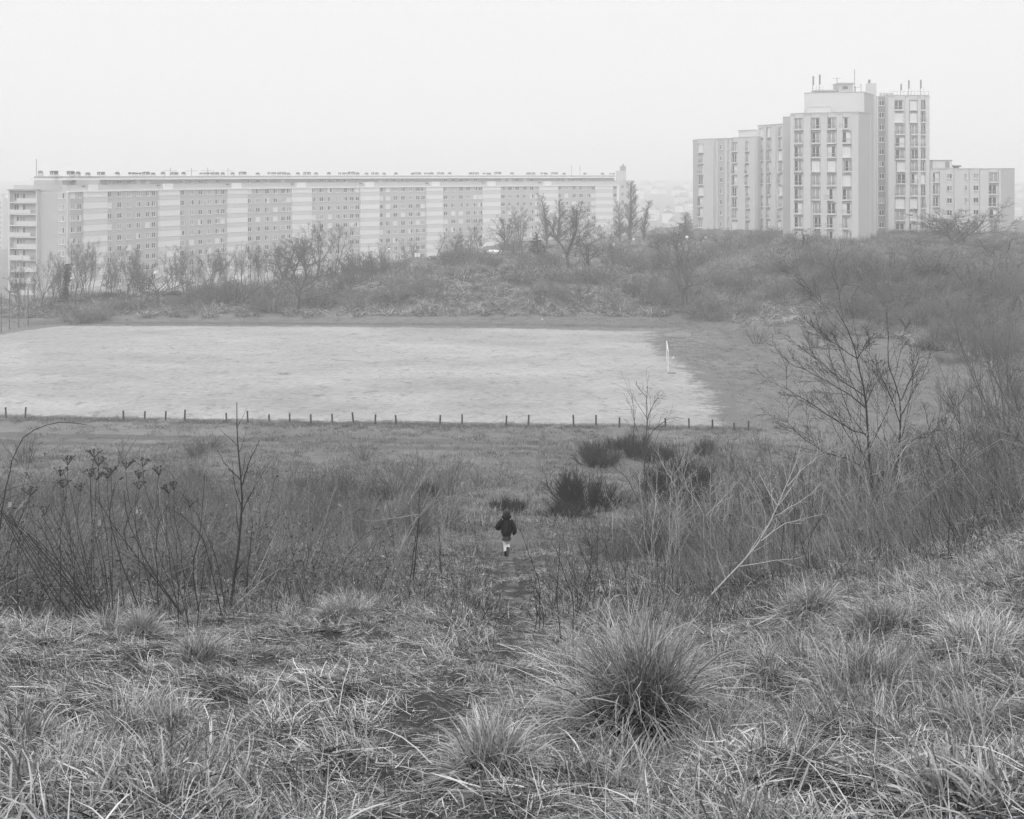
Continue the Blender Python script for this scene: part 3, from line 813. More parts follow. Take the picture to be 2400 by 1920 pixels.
def kids(P, R, k, r, t0=.25, t1=1.0, ang=(35, 60), ratio=(.4, .7), rr=.55, N=4, up=.05, wig=.1, taper=.35, tipfall=.5, rmin=.0):
    M, N0, _ = P.shape
    t = t0 + (t1 - t0) * (np.arange(k)[None, :] + r.random((M, k))) / k
    f = t * (N0 - 1); i = np.clip(f.astype(int), 0, N0 - 2); u = f - i
    m = np.repeat(np.arange(M), k); i = i.ravel(); u = u.ravel(); t = t.ravel()
    p = P[m, i] * (1 - u)[:, None] + P[m, i + 1] * u[:, None]
    T = unit(P[m, i + 1] - P[m, i]); r0 = (R[m, i] * (1 - u) + R[m, i + 1] * u)
    Lp = np.linalg.norm(np.diff(P, axis=1), axis=2).sum(1)[m]
    L = Lp * r.uniform(ratio[0], ratio[1], len(m)) * (1 - tipfall * (t - t0) / (t1 - t0 + 1e-9))
    d = spread(T, np.radians(r.uniform(ang[0], ang[1], len(m))), r)
    P2 = walk(p, d, L, N, r, up, wig)
    R2 = np.maximum(r0 * rr, rmin)[:, None] * np.linspace(1, taper, N)[None, :]
    return P2, R2

M_bark = mat('bark_dark', .045, .95, .1, rnd=.25)
M_bark_m = mat('bark_grey', .10, .95, .1, rnd=.25)
M_bark_f = mat('twig_grey', .15, .95, .1, rnd=.2)
M_bark_p = mat('bleached_wood', .30, .9, .15, rnd=.2, var=.2, vscale=9)
M_broom = mat('broom_stems', .028, .9, .15, rnd=.3)
M_ivy = mat('ivy_leaves', .035, .6, .3)
M_pod = mat('seed_pods', .06, .9, .1)

TREES = {}
def tree_meshes(kind, seed):
    """unit-ish meshes of a bare tree: (trunk, crown) with true heights in metres"""
    key = (kind, seed)
    if key in TREES: return TREES[key]
    r = np.random.default_rng(1000 + seed * 13 + sum(map(ord, kind)))
    tr = MB(); cr = MB()
    z3 = np.array([[0, 0, 1.0]])
    def base_dirs(n, tilt):
        a = r.uniform(0, 2 * math.pi, n); t = np.radians(r.uniform(*tilt, n))
        return np.stack([np.sin(t) * np.cos(a), np.sin(t) * np.sin(a), np.cos(t)], -1)
    sides = 3
    if kind == 'slender':          # thin drawn-up robinia, forking high
        n = r.integers(1, 4)
        P = walk(np.c_[r.normal(0, .25, n), r.normal(0, .25, n), np.full(n, -.3)], base_dirs(n, (2, 12)), r.uniform(7.5, 10.5, n), 9, r, .05, .045)
        R = r.uniform(.065, .11, n)[:, None] * np.linspace(1, .25, 9)[None]
        tr.tubes(P, R * .82, 6)
        P1, R1 = kids(P, R, 11, r, .32, 1.0, (18, 45), (.28, .48), .5, 7, .10, .08)
        P2, R2 = kids(P1, R1, 8, r, .2, 1.0, (22, 48), (.3, .6), .6, 5, .05, .06, rmin=.012)
        P3, R3 = kids(P2, R2, 5, r, .15, 1.0, (22, 50), (.35, .65), .7, 3, .03, .06, rmin=.009)
    elif kind == 'fork':           # trunk splitting in two or three ascending limbs
        P = walk(np.array([[0, 0, -.3]]), base_dirs(1, (0, 8)), np.array([3.2]), 5, r, .02, .06); R = np.linspace(.19, .15, 5)[None]
        tr.tubes(P, R * .82, 7)
        P0, R0 = kids(P, R, 4, r, .7, 1.0, (12, 32), (2.2, 2.9), .55, 9, .06, .055, .2, .1)
        tr.tubes(P0, R0 * .8, 5)
        P1, R1 = kids(P0, R0, 10, r, .2, 1.0, (20, 46), (.28, .5), .5, 6, .07, .08)
        P2, R2 = kids(P1, R1, 8, r, .2, 1.0, (22, 50), (.3, .6), .6, 5, .05, .10, rmin=.013)
        P3, R3 = kids(P2, R2, 8, r, .15, 1.0, (25, 55), (.35, .65), .7, 3, .03, .10, rmin=.010)
    elif kind == 'round':          # short trunk, wide rounded crown
        P = walk(np.array([[0, 0, -.3]]), base_dirs(1, (0, 4)), np.array([3.4]), 5, r, .02, .04); R = np.linspace(.26, .2, 5)[None]
        tr.tubes(P, R * .82, 8)
        P0, R0 = kids(P, R, 11, r, .5, 1.0, (25, 82), (1.5, 2.2), .5, 8, .05, .10, .25, .0)
        tr.tubes(P0, R0 * .8, 5)
        P1, R1 = kids(P0, R0, 8, r, .2, 1.0, (25, 60), (.35, .55), .55, 6, .05, .13)
        P2, R2 = kids(P1, R1, 8, r, .2, 1.0, (28, 65), (.32, .55), .6, 5, .03, .14, rmin=.018)
        P3, R3 = kids(P2, R2, 7, r, .15, 1.0, (28, 60), (.35, .65), .7, 3, .02, .12, rmin=.010)
    elif kind == 'poplar':         # tall narrow column of steep branches
        P = walk(np.array([[0, 0, -.3]]), base_dirs(1, (0, 2)), np.array([17.0]), 12, r, .05, .02); R = np.linspace(.26, .03, 12)[None]
        tr.tubes(P, R * .82, 6)
        P1, R1 = kids(P, R, 60, r, .06, .98, (16, 34), (.16, .24), .35, 6, .16, .06, .3, .65)
        P2, R2 = kids(P1, R1, 9, r, .15, 1.0, (14, 35), (.3, .5), .6, 4, .14, .08, rmin=.02)
        P3, R3 = kids(P2, R2, 4, r, .2, 1.0, (15, 40), (.3, .6), .7, 3, .10, .10, rmin=.014)
    elif kind == 'spread':         # open broad tree with crooked limbs
        n = 3
        P = walk(np.c_[r.normal(0, .2, n), r.normal(0, .2, n), np.full(n, -.3)], base_dirs(n, (6, 22)), r.uniform(5, 6.4, n), 8, r, .03, .09)
        R = r.uniform(.10, .15, n)[:, None] * np.linspace(1, .3, 8)[None]
        tr.tubes(P, R * .82, 6)
        P1, R1 = kids(P, R, 8, r, .3, 1.0, (30, 62), (.38, .6), .6, 7, .07, .14)
        P2, R2 = kids(P1, R1, 8, r, .2, 1.0, (30, 62), (.32, .55), .6, 5, .05, .15, rmin=.016)
        P3, R3 = kids(P2, R2, 9, r, .15, 1.0, (28, 60), (.35, .65), .7, 3, .04, .12, rmin=.010)
    elif kind == 'sapling':
        P = walk(np.array([[0, 0, -.2]]), base_dirs(1, (0, 8)), np.array([4.4]), 8, r, .04, .05); R = np.linspace(.06, .012, 8)[None]
        tr.tubes(P, R * .82, 5)
        P1, R1 = kids(P, R, 12, r, .25, 1.0, (30, 55), (.2, .4), .5, 5, .07, .08)
        P2, R2 = kids(P1, R1, 6, r, .2, 1.0, (28, 55), (.3, .5), .7, 4, .05, .1, rmin=.008)
        P3, R3 = kids(P2, R2, 3, r, .3, 1.0, (28, 55), (.3, .5), .7, 3, .05, .1, rmin=.006)
    elif kind == 'conifer':
        P = walk(np.array([[0, 0, -.3]]), base_dirs(1, (0, 1)), np.array([6.2]), 6, r, .02, .01); R = np.linspace(.14, .02, 6)[None]
        tr.tubes(P, R * .82, 6)
        P1, R1 = kids(P, R, 90, r, .05, .99, (65, 95), (.16, .22), .3, 4, -.05, .06, .4, .9)
        P2, R2 = kids(P1, R1, 9, r, .15, 1.0, (35, 70), (.35, .5), .8, 3, -.03, .1, rmin=.03)
        P3, R3 = kids(P2, R2, 4, r, .1, 1.0, (35, 70), (.4, .6), .9, 3, -.02, .1, rmin=.03)
    cr.tubes(P1, R1, 3); cr.tubes(P2, R2, 3); cr.tubes(P3, R3, 3)
    V = np.concatenate(cr.V); hh = np.percentile(V[:, 2], 99.5)
    m = {'poplar': M_bark_f, 'conifer': M_broom}.get(kind, M_bark_m)
    TREES[key] = (tr.mesh('trunk', m), cr.mesh('crown', m if kind != 'slender' else M_bark_f), hh, np.percentile(np.abs(V[:, 0]), 96))
    return TREES[key]

def bush_meshes(kind, seed):
    key = ('bush', kind, seed)
    if key in TREES: return TREES[key]
    r = np.random.default_rng(500 + seed * 7 + sum(map(ord, kind)))
    def fan(n, tilt, spread_r):
        a = r.uniform(0, 2 * math.pi, n); t = np.radians(r.uniform(*tilt, n)); q = r.random(n) ** .5 * spread_r
        return np.c_[np.cos(a) * q, np.sin(a) * q, np.full(n, -.15)], np.stack([np.sin(t) * np.cos(a), np.sin(t) * np.sin(a), np.cos(t)], -1)
    st = MB(); tw = MB(); m1 = M_bark_m; m2 = M_bark_f
    if kind == 'thicket':       # broad dome of fine twigs
        p, d = fan(26, (5, 70), .9); P = walk(p, d, r.uniform(1.6, 2.6, 26), 6, r, .07, .12); R = np.full((26, 1), .035) * np.linspace(1, .4, 6)[None]
        st.tubes(P, R, 4)
        P1, R1 = kids(P, R, 9, r, .15, 1, (25, 60), (.35, .6), .6, 5, .05, .14, rmin=.014); P2, R2 = kids(P1, R1, 8, r, .1, 1, (25, 65), (.35, .65), .7, 3, .02, .15, rmin=.011)
        tw.tubes(P1, R1, 3); tw.tubes(P2, R2, 3)
    elif kind == 'whippy':      # upright multi-stem shrub, leafless
        p, d = fan(16, (4, 38), .35); P = walk(p, d, r.uniform(1.8, 2.9, 16), 7, r, .05, .08); R = np.full((16, 1), .028) * np.linspace(1, .3, 7)[None]
        st.tubes(P, R, 4)
        P1, R1 = kids(P, R, 8, r, .25, 1, (18, 42), (.25, .5), .6, 5, .08, .08, rmin=.009); P2, R2 = kids(P1, R1, 4, r, .2, 1, (18, 45), (.3, .6), .7, 3, .05, .1, rmin=.007)
        tw.tubes(P1, R1, 3); tw.tubes(P2, R2, 3)
    elif kind == 'broom':       # dense dark broom, fine upright switches
        p, d = fan(40, (2, 55), .7); P = walk(p, d, r.uniform(.9, 1.6, 40), 5, r, .06, .08); R = np.full((40, 1), .02) * np.linspace(1, .5, 5)[None]
        st.tubes(P, R, 3)
        P1, R1 = kids(P, R, 40, r, .2, 1, (14, 50), (.3, .75), .6, 4, .12, .10, .6, .3, rmin=.008)
        tw.tubes(P1, R1, 3); m1 = m2 = M_broom
    elif kind == 'tall':        # tall thin-stemmed shrub with long open shoots
        p, d = fan(9, (6, 42), .3); P = walk(p, d, r.uniform(3.2, 4.8, 9), 9, r, .03, .06); R = np.full((9, 1), .04) * np.linspace(1, .2, 9)[None]
        st.tubes(P, R, 4)
        P1, R1 = kids(P, R, 12, r, .2, 1, (22, 48), (.25, .45), .55, 6, .05, .08, rmin=.008); P2, R2 = kids(P1, R1, 6, r, .2, 1, (22, 50), (.3, .5), .7, 3, .04, .1, rmin=.006)
        tw.tubes(P1, R1, 3); tw.tubes(P2, R2, 3); m1 = m2 = M_bark_m
    elif kind == 'pale':        # bleached dead shoots, upright and crossing
        p, d = fan(7, (4, 34), .3); P = walk(p, d, r.uniform(1.6, 3.0, 7), 9, r, .02, .09); R = np.full((7, 1), .012) * np.linspace(1, .3, 9)[None]
        st.tubes(P, R, 4)
        P1, R1 = kids(P, R, 7, r, .2, 1, (22, 52), (.22, .45), .6, 6, .05, .11, rmin=.005); P2, R2 = kids(P1, R1, 4, r, .2, 1, (22, 52), (.3, .55), .7, 4, .04, .12, rmin=.0035)
        tw.tubes(P1, R1, 3); tw.tubes(P2, R2, 3); m1 = m2 = M_bark_p
    V = np.concatenate(tw.V)
    TREES[key] = (st.mesh('stems', m1), tw.mesh('twigs', m2), np.percentile(V[:, 2], 99), np.percentile(np.hypot(V[:, 0], V[:, 1]), 94))
    return TREES[key]

def plant(name, label, cat, group, kind, seed, x, y, h, w=None, rz=None, bush=False, z=None):
    a, b, hh, ww = bush_meshes(kind, seed) if bush else tree_meshes(kind, seed)
    s = h / hh; sx = s if w is None else (w / 2) / ww
    rz = random.uniform(0, 6.28) if rz is None else rz
    o = empty(name, (x, y, hz(x, y) - .05 if z is None else z), rz)
    tag(o, label, cat, group)
    link('stems' if bush else 'trunk', a, o, scale=(sx, sx, s)); link('twigs' if bush else 'crown', b, o, scale=(sx, sx, s))
    return o

def pt(px, py_base, py_top, Y=None):
    """base point and true height of a plant from its foot and tip rows in the photograph"""
    if Y is None: x, y, z = at(px, py_base)
    else: x, y = onray(px, Y); z = hz(x, y)
    return x, y, z, max(.3, -(py_top - HY) / F * y - z)

# ---- trees on the crest before the slab block
crest = [  # column, foot row, tip row, kind, width px
    (20, 716, 600, 'slender', None), (44, 716, 640, 'spread', None), (62, 714, 618, 'slender', None), (96, 711, 588, 'fork', None), (106, 712, 640, 'slender', None),
    (128, 709, 655, 'spread', None), (166, 708, 640, 'slender', None), (176, 706, 562, 'fork', None), (196, 704, 560, 'slender', None), (207, 703, 566, 'slender', None), (217, 702, 556, 'slender', None),
    (243, 702, 590, 'slender', None), (258, 700, 640, 'spread', None), (272, 700, 566, 'slender', None), (287, 698, 600, 'slender', None), (300, 697, 574, 'fork', None), (318, 697, 620, 'slender', None),
    (334, 696, 610, 'spread', None), (352, 696, 620, 'slender', None), (398, 694, 588, 'slender', None), (418, 692, 566, 'slender', None), (432, 690, 572, 'fork', None), (447, 688, 640, 'slender', None),
    (462, 684, 600, 'slender', None), (488, 680, 578, 'slender', None), (502, 678, 572, 'fork', None), (516, 676, 584, 'slender', None), (533, 674, 590, 'fork', None), (556, 670, 570, 'slender', None),
    (574, 668, 560, 'slender', None), (588, 666, 558, 'slender', None), (606, 664, 570, 'fork', None), (622, 660, 566, 'slender', None), (640, 656, 566, 'slender', None), (664, 652, 560, 'fork', None)]
crest = sorted(crest + [(px, 0, tp, 'slender', None) for px, tp in ((33, 615), (80, 640), (118, 620), (140, 600), (186, 575), (228, 585), (265, 610), (310, 590), (342, 585), (408, 600), (440, 590), (475, 590), (495, 610), (525, 600), (545, 590), (566, 580), (598, 575), (615, 590), (632, 580), (652, 575))], key=lambda q: q[0])
ordw = ['first', 'second', 'third', 'fourth', 'fifth', 'sixth', 'seventh', 'eighth', 'ninth', 'tenth', 'eleventh', 'twelfth', 'thirteenth', 'fourteenth', 'fifteenth', 'sixteenth', 'seventeenth', 'eighteenth', 'nineteenth', 'twentieth']
ord_of = lambda i: ordw[i] if i < 20 else (('twentieth' if False else ['twenty', 'thirty', 'forty', 'fifty'][(i + 1) // 10 - 2] + '-' + ordw[(i + 1) % 10 - 1]) if (i + 1) % 10 else ['twentieth', 'thirtieth', 'fortieth', 'fiftieth'][(i + 1) // 10 - 2])
look = {'slender': 'slender bare tree', 'fork': 'bare tree with forked trunk', 'spread': 'low crooked bare tree', 'round': 'round bare tree', 'poplar': 'tall narrow poplar', 'conifer': 'dark conifer', 'sapling': 'thin bare sapling'}
for i, (px, pb, ptop, kind, w) in enumerate(crest):
    x, y = onray(px, np.interp(px, [0, 300, 460, 660], [184, 188, 193, 200]) + random.uniform(-2, 3)); z = hz(x, y)
    h = -(ptop - HY) / F * y - z
    plant('bare_tree', look[kind] + ', ' + ord_of(i) + ' from the left along the crest row', 'tree', 'bare trees on the crest before the long block', kind, i % 5, x, y, h, rz=None)
x, y, z, h = pt(373, 711, 588, Y=183)
plant('bare_tree', 'round bare tree with thick short trunk and torn plastic caught in its twigs', 'tree', None, 'round', 0, x, y, h, 9.6)
sc_ = MB()
for k in range(9):
    a = np.array([x + .2, y - 1.2, z + h * .60]) + rng.normal(0, .45, 3) * np.array([1, .4, .5])
    d1 = rng.normal(size=3) * .35; d2 = rng.normal(size=3) * .22
    sc_.add(np.array([a, a + d1, a + d1 + d2, a + d2]), np.array([(0, 1, 2, 3)]))
tag(sc_.build('plastic_sheet', M_white), 'torn white plastic caught in the round bare tree', 'litter')
# ivy-clad tree
x, y, z, h = pt(150, 708, 588, Y=186)
o = plant('bare_tree', 'bare tree with ivy thick round its dark trunk near the blank end wall', 'tree', None, 'slender', 3, x, y, h)
iv = MB(); n = 900; tt = rng.random(n); a = rng.uniform(0, 6.28, n); rad = .28 + .22 * rng.random(n)
P = np.c_[np.cos(a) * rad - 1.4 * tt * .6, np.sin(a) * rad, tt * h * .72]
d1 = rng.normal(0, .13, (n, 3)); d2 = rng.normal(0, .13, (n, 3))
iv.add(np.stack([P, P + d1, P + d1 + d2, P + d2], 1).reshape(-1, 3), np.arange(n * 4).reshape(-1, 4))
iv.tubes(np.stack([np.c_[-1.4 * t * .6, 0, t * h * .75][0] for t in np.linspace(0, 1, 6)])[None], np.linspace(.3, .12, 6)[None], 6)
tag(iv.build('ivy', M_ivy, o), kind='stuff')

# ---- trees standing on the bank and the terrace
bank = [
    (698, 731, 556, 'round', 1, 12.5, None, 'large bare tree with low limbs beside the pale diagonal path'),
    (736, 690, 545, 'slender', 1, None, 196, 'bare tree with twin stems behind the large tree by the path'),
    (744, 684, 520, 'fork', 2, 7.5, 200, 'tall bushy bare tree rising above the diagonal path'),
    (779, 694, 522, 'slender', 2, 6.5, 190, 'lone tall bare tree with a straight single trunk by the diagonal path'),
    (716, 680, 548, 'fork', 3, 9, 202, 'dense bare tree behind the large one by the diagonal path'),
    (668, 690, 560, 'spread', 2, 9, 195, 'dense crooked bare tree left of the diagonal path'),
    (1065, 596, 538, 'spread', 1, 6, 236, 'small spreading bare tree left of the white flat roof'),
    (1118, 612, 530, 'fork', 0, 7, 232, 'bushy bare tree at the left end of the white flat roof'),
    (1174, 606, 502, 'spread', 0, 8, 240, 'dark crooked bare tree leaning over the white flat roof'),
    (1224, 604, 482, 'fork', 1, 8, 244, 'tall bare tree at the right end of the white flat roof'),
    (1250, 606, 500, 'slender', 3, 6, 240, 'thin bare tree just left of the dark conifer'),
    (1262, 614, 544, 'conifer', 0, 4.2, 226, 'narrow dark conifer among bare trees'),
    (1282, 602, 452, 'poplar', 0, 4.6, 262, 'misty narrow poplar right of the dark conifer'),
    (1310, 602, 466, 'poplar', 1, 4.6, 262, 'second misty poplar right of the dark conifer'),
    (1334, 654, 470, 'fork', 2, 9.5, 196, 'tall bare tree with long pale trunk standing on the bank edge'),
    (1316, 650, 560, 'sapling', 1, 3.2, 197, 'thin leaning sapling beside the long pale trunk on the bank edge'),
    (1350, 610, 486, 'slender', 0, 8, 238, 'bare tree behind the long pale trunk on the bank edge'),
    (1388, 640, 545, 'spread', 3, 9.5, 202, 'wide bare tree in front of the gabled hut'),
    (1412, 600, 520, 'fork', 3, 7, 244, 'bare tree behind the gabled hut'),
    (1452, 592, 470, 'poplar', 0, 4.0, 270, 'slim poplar before the lift house end of the long block'),
    (1477, 590, 424, 'poplar', 1, 4.6, 272, 'tallest poplar at the far end of the long block'),
    (1508, 600, 468, 'poplar', 0, 4.0, 262, 'dark poplar standing clear right of the long block'),
    (1506, 604, 548, 'fork', 0, 6, 236, 'bare tree at the foot of the poplar right of the long block'),
    (1540, 600, 540, 'spread', 2, 7, 240, 'bare tree in the gap between the two buildings'),
    (1560, 606, 545, 'spread', 0, 7, 236, 'second bare tree in the gap between the two buildings'),
    (1604, 602, 496, 'poplar', 1, 4.2, 250, 'pointed tree before the left edge of the tower block'),
    (1607, 678, 530, 'spread', 1, 10.5, 179, 'dark many-limbed bare tree with litter at its foot'),
    (1372, 716, 638, 'sapling', 0, 3.4, 181, 'young bare sapling low on the bank below the wide tree'),
    (1798, 625, 540, 'fork', 1, 7, 205, 'misty bare tree before the middle bay of the tower block'),
    (1890, 612, 532, 'spread', 3, 11, 204, 'misty spreading bare tree before the front tower'),
    (2262, 604, 468, 'round', 0, 15, 205, 'large misty bare tree before the low wing of the tower block'),
    (2240, 612, 500, 'spread', 2, 13, 200, 'crooked bare tree under the large misty one'),
    (2385, 690, 545, 'fork', 2, 10, 160, 'misty bare tree at the right edge of the photograph'),
    (2330, 640, 548, 'spread', 1, 12, 180, 'misty bare tree below the right end of the tower block'),
    (2150, 600, 556, 'spread', 0, 11, 210, 'low misty bare tree before the right part of the tower'),
    (2035, 790, 690, 'sapling', 1, 3.0, 158, 'thin sapling low on the dark right bank'),
    (2100, 740, 640, 'sapling', 0, 3.0, 166, 'thin sapling half way up the dark right bank'),
    (1530, 606, 524, 'slender', 0, 6, 244, 'tall slim bare tree first in the gap right of the poplars'),
    (1578, 604, 518, 'slender', 1, 6, 246, 'tall slim bare tree behind the dark many-limbed one'),
    (1632, 606, 532, 'slender', 2, 6, 230, 'slim bare tree before the left edge of the tower block'),
    (1690, 612, 540, 'slender', 4, 6, 218, 'slim bare tree before the small windows of the left tower wing'),
    (1745, 612, 540, 'fork', 0, 7, 216, 'slim forked bare tree where left wing and middle bay meet'),
    (1960, 616, 548, 'slender', 0, 6, 206, 'slim bare tree before the right half of the front tower'),
    (1020, 602, 540, 'slender', 2, 6, 240, 'slim bare tree right of the notice board'),
    (958, 610, 556, 'slender', 4, 5, 236, 'slim bare tree just left of the notice board'),
    (1096, 606, 512, 'slender', 3, 6, 242, 'tall slim bare tree left of the white flat roof'),
    (1396, 602, 500, 'slender', 1, 6, 250, 'tall slim bare tree straight behind the gabled hut'),
    (1428, 600, 515, 'slender', 2, 6, 250, 'slim bare tree left of the slim poplar'),
    (900, 640, 556, 'slender', 0, 6, 226, 'slim bare tree rising from the highest terrace bush'),
    (1420, 606, 575, 'spread', 3, 7, 238, 'low bare tree right of the gabled hut'),
]
for px, pb, ptop, kind, seed, w, Y, lab in bank:
    x, y, z, h = pt(px, pb, ptop, Y)
    plant({'poplar': 'poplar_tree', 'conifer': 'conifer_tree', 'sapling': 'sapling'}.get(kind, 'bare_tree'), lab, 'tree', None, kind, seed, x, y, h, w)

# ---- bushes on the bank, the terrace and the flat ground
bushes = [
    # px, foot row, tip row, width m, kind, seed, Y, label
    (180, 756, 714, 8.5, 'thicket', 0, None, 'dense dark bush at the left end of the far bank'),
    (235, 752, 722, 5.5, 'thicket', 1, None, 'low dark bush beside the dense one at the left end of the far bank'),
    (290, 728, 700, 5, 'thicket', 2, None, 'small dark bush below the crest trees'),
    (462, 706, 652, 6.5, 'thicket', 3, None, 'tall brown bush on the crest left of the pair of dark ones'),
    (505, 712, 640, 8, 'thicket', 0, None, 'wide dark bush on the bank left of the large path tree'),
    (552, 706, 648, 8.5, 'thicket', 1, None, 'wide dark bush with visible stems on the bank'),
    (610, 712, 655, 8, 'thicket', 2, None, 'rounded bush just left of the large path tree'),
    (640, 730, 672, 7, 'thicket', 3, None, 'bush at the foot of the large path tree'),
    (735, 716, 672, 6, 'thicket', 1, None, 'bush between the large path tree and the path'),
    (800, 655, 608, 7, 'thicket', 0, None, 'rounded bush above the diagonal path'),
    (840, 648, 590, 8, 'thicket', 1, None, 'high bush on the terrace left of the notice board'),
    (882, 650, 585, 9, 'thicket', 2, None, 'highest bush on the terrace left of the notice board'),
    (925, 640, 596, 8, 'thicket', 3, None, 'dark bush nearest the notice board on its left'),
    (812, 672, 638, 6, 'thicket', 2, None, 'low rounded bush beside the lone straight tree'),
    (840, 664, 636, 5, 'thicket', 3, None, 'small rounded bush on the bank top'),
    (1000, 690, 648, 6.5, 'thicket', 0, None, 'dark mound of a bush on the middle of the far bank'),
    (930, 700, 668, 7, 'thicket', 1, None, 'low dark bush left of the dark mound on the far bank'),
    (1048, 622, 580, 7, 'thicket', 2, None, 'bush on the terrace right of the notice board'),
    (1095, 622, 560, 9, 'thicket', 3, None, 'tall bush before the left end of the white flat roof'),
    (1140, 628, 590, 8, 'thicket', 0, None, 'bush under the white flat roof'),
    (1205, 622, 545, 7, 'thicket', 1, 238, 'rounded bush rising behind the white flat roof'),
    (1240, 632, 596, 9, 'thicket', 2, None, 'bush at the foot of the dark conifer'),
    (1300, 632, 588, 9, 'thicket', 3, None, 'bush left of the long pale trunk'),
    (1280, 700, 668, 8, 'thicket', 0, None, 'dome of arching twigs on the middle of the far bank'),
    (1400, 660, 622, 8, 'thicket', 1, None, 'bush under the wide bare tree by the hut'),
    (1444, 622, 560, 7, 'thicket', 2, None, 'dark rounded bush right of the gabled hut'),
    (1500, 628, 590, 10, 'thicket', 3, None, 'long dark hedge-like bush below the poplars'),
    (1560, 628, 588, 9, 'thicket', 0, None, 'bush behind the dark many-limbed tree'),
    (1650, 622, 566, 8, 'thicket', 1, None, 'misty bush right of the dark many-limbed tree'),
    (1725, 614, 556, 9, 'thicket', 2, 210, 'misty bush before the left wing of the tower block'),
    (1510, 690, 640, 8, 'thicket', 3, None, 'bush on the bank left of the dark many-limbed tree'),
    (1545, 716, 668, 9, 'thicket', 0, None, 'bush low on the bank under the dark many-limbed tree'),
    (1700, 672, 628, 7, 'thicket', 1, None, 'dark bush on the bank right of the dark many-limbed tree'),
    (1748, 682, 640, 7, 'thicket', 2, None, 'second dark bush on the bank right of the dark many-limbed tree'),
    (1660, 745, 700, 8, 'thicket', 3, None, 'dark bush at the foot of the right bank'),
    (1850, 640, 590, 10, 'thicket', 0, None, 'misty bush under the spreading tree before the front tower'),
    (1930, 620, 572, 10, 'thicket', 1, None, 'misty bush before the right half of the front tower'),
    (2000, 640, 575, 12, 'thicket', 2, None, 'dark bush on top of the right bank before the recessed windows'),
    (2090, 650, 580, 12, 'thicket', 3, None, 'dark bush on top of the right bank before the tall right block'),
    (2190, 640, 575, 12, 'thicket', 0, None, 'bush on top of the right bank before the low wing'),
    (2320, 690, 600, 12, 'thicket', 1, None, 'bush on the upper right bank under the misty trees'),
    (2380, 720, 610, 10, 'thicket', 2, None, 'bush on the upper right bank at the edge of the photograph'),
    (2050, 735, 690, 9, 'thicket', 1, None, 'dark bush low on the right bank'),
    (2140, 760, 700, 10, 'thicket', 2, None, 'darkest bush low on the right bank'),
    (2260, 800, 730, 10, 'thicket', 3, None, 'dark bush on the bank above the twiggy shrubs'),
    (2330, 780, 700, 10, 'thicket', 0, None, 'dark bush high on the bank above the twiggy shrubs'),
    (1840, 700, 655, 8, 'thicket', 0, None, 'dark bush half way up the bank right of the pair of dark ones'),
    (1905, 690, 630, 9, 'thicket', 1, None, 'broad dark bush on the bank below the front tower'),
    (1965, 665, 600, 10, 'thicket', 3, None, 'broad dark bush near the top of the bank below the lift core'),
    (1985, 730, 675, 8, 'thicket', 2, None, 'dark bush in the middle of the right bank under the thin saplings'),
    (2075, 690, 625, 10, 'thicket', 0, None, 'broad dark bush on the upper right bank below the tall right block'),
    (2120, 715, 650, 10, 'thicket', 1, None, 'broad dark bush right of the thin saplings on the right bank'),
    (2180, 700, 640, 10, 'thicket', 3, None, 'dark bush on the upper right bank below the low wing'),
    (2200, 765, 700, 9, 'thicket', 0, None, 'dark bush above the clump with many bare stems'),
    (2260, 740, 670, 11, 'thicket', 1, None, 'large dark bush on the right bank near the misty trees'),
    (2310, 845, 765, 8, 'thicket', 2, None, 'dark bush at the bank foot right of the clump with many bare stems'),
    (2375, 840, 740, 9, 'thicket', 3, None, 'dark bush on the bank at the right edge above the tall open shrub'),
    (1775, 806, 752, 4.2, 'whippy', 0, None, 'lone vase-shaped shrub on the grass right of the goal'),
    (1821, 784, 762, 1.8, 'whippy', 1, None, 'tiny shrub beside the lone vase-shaped one'),
    (1912, 816, 762, 4.4, 'whippy', 2, None, 'twiggy shrub on the grass left of the near dark tree'),
    (1950, 790, 752, 4.5, 'thicket', 3, None, 'dense shrub at the foot of the right bank'),
    (2168, 822, 770, 4, 'whippy', 3, None, 'shrub at the bank foot left of the clump with bare stems'),
    (2225, 824, 760, 6.5, 'whippy', 0, None, 'clump with many bare stems at the bank foot'),
    (2222, 848, 828, 5, 'thicket', 1, None, 'low dark brush heap on the grass below the bank'),
    (2218, 966, 868, 4.0, 'whippy', 1, None, 'many-stemmed shrub standing alone right of the near dark tree'),
    (2350, 985, 935, 5.5, 'thicket', 2, None, 'dark low bush on the slope at the right edge'),
]
for px, pb, ptop, w, kind, seed, Y, lab in bushes:
    x, y, z, h = pt(px, pb, ptop, Y)
    plant('shrub' if kind != 'thicket' else 'bush', lab, 'shrub' if kind != 'thicket' else 'bush', None, kind, seed, x, y, h, w, bush=True)

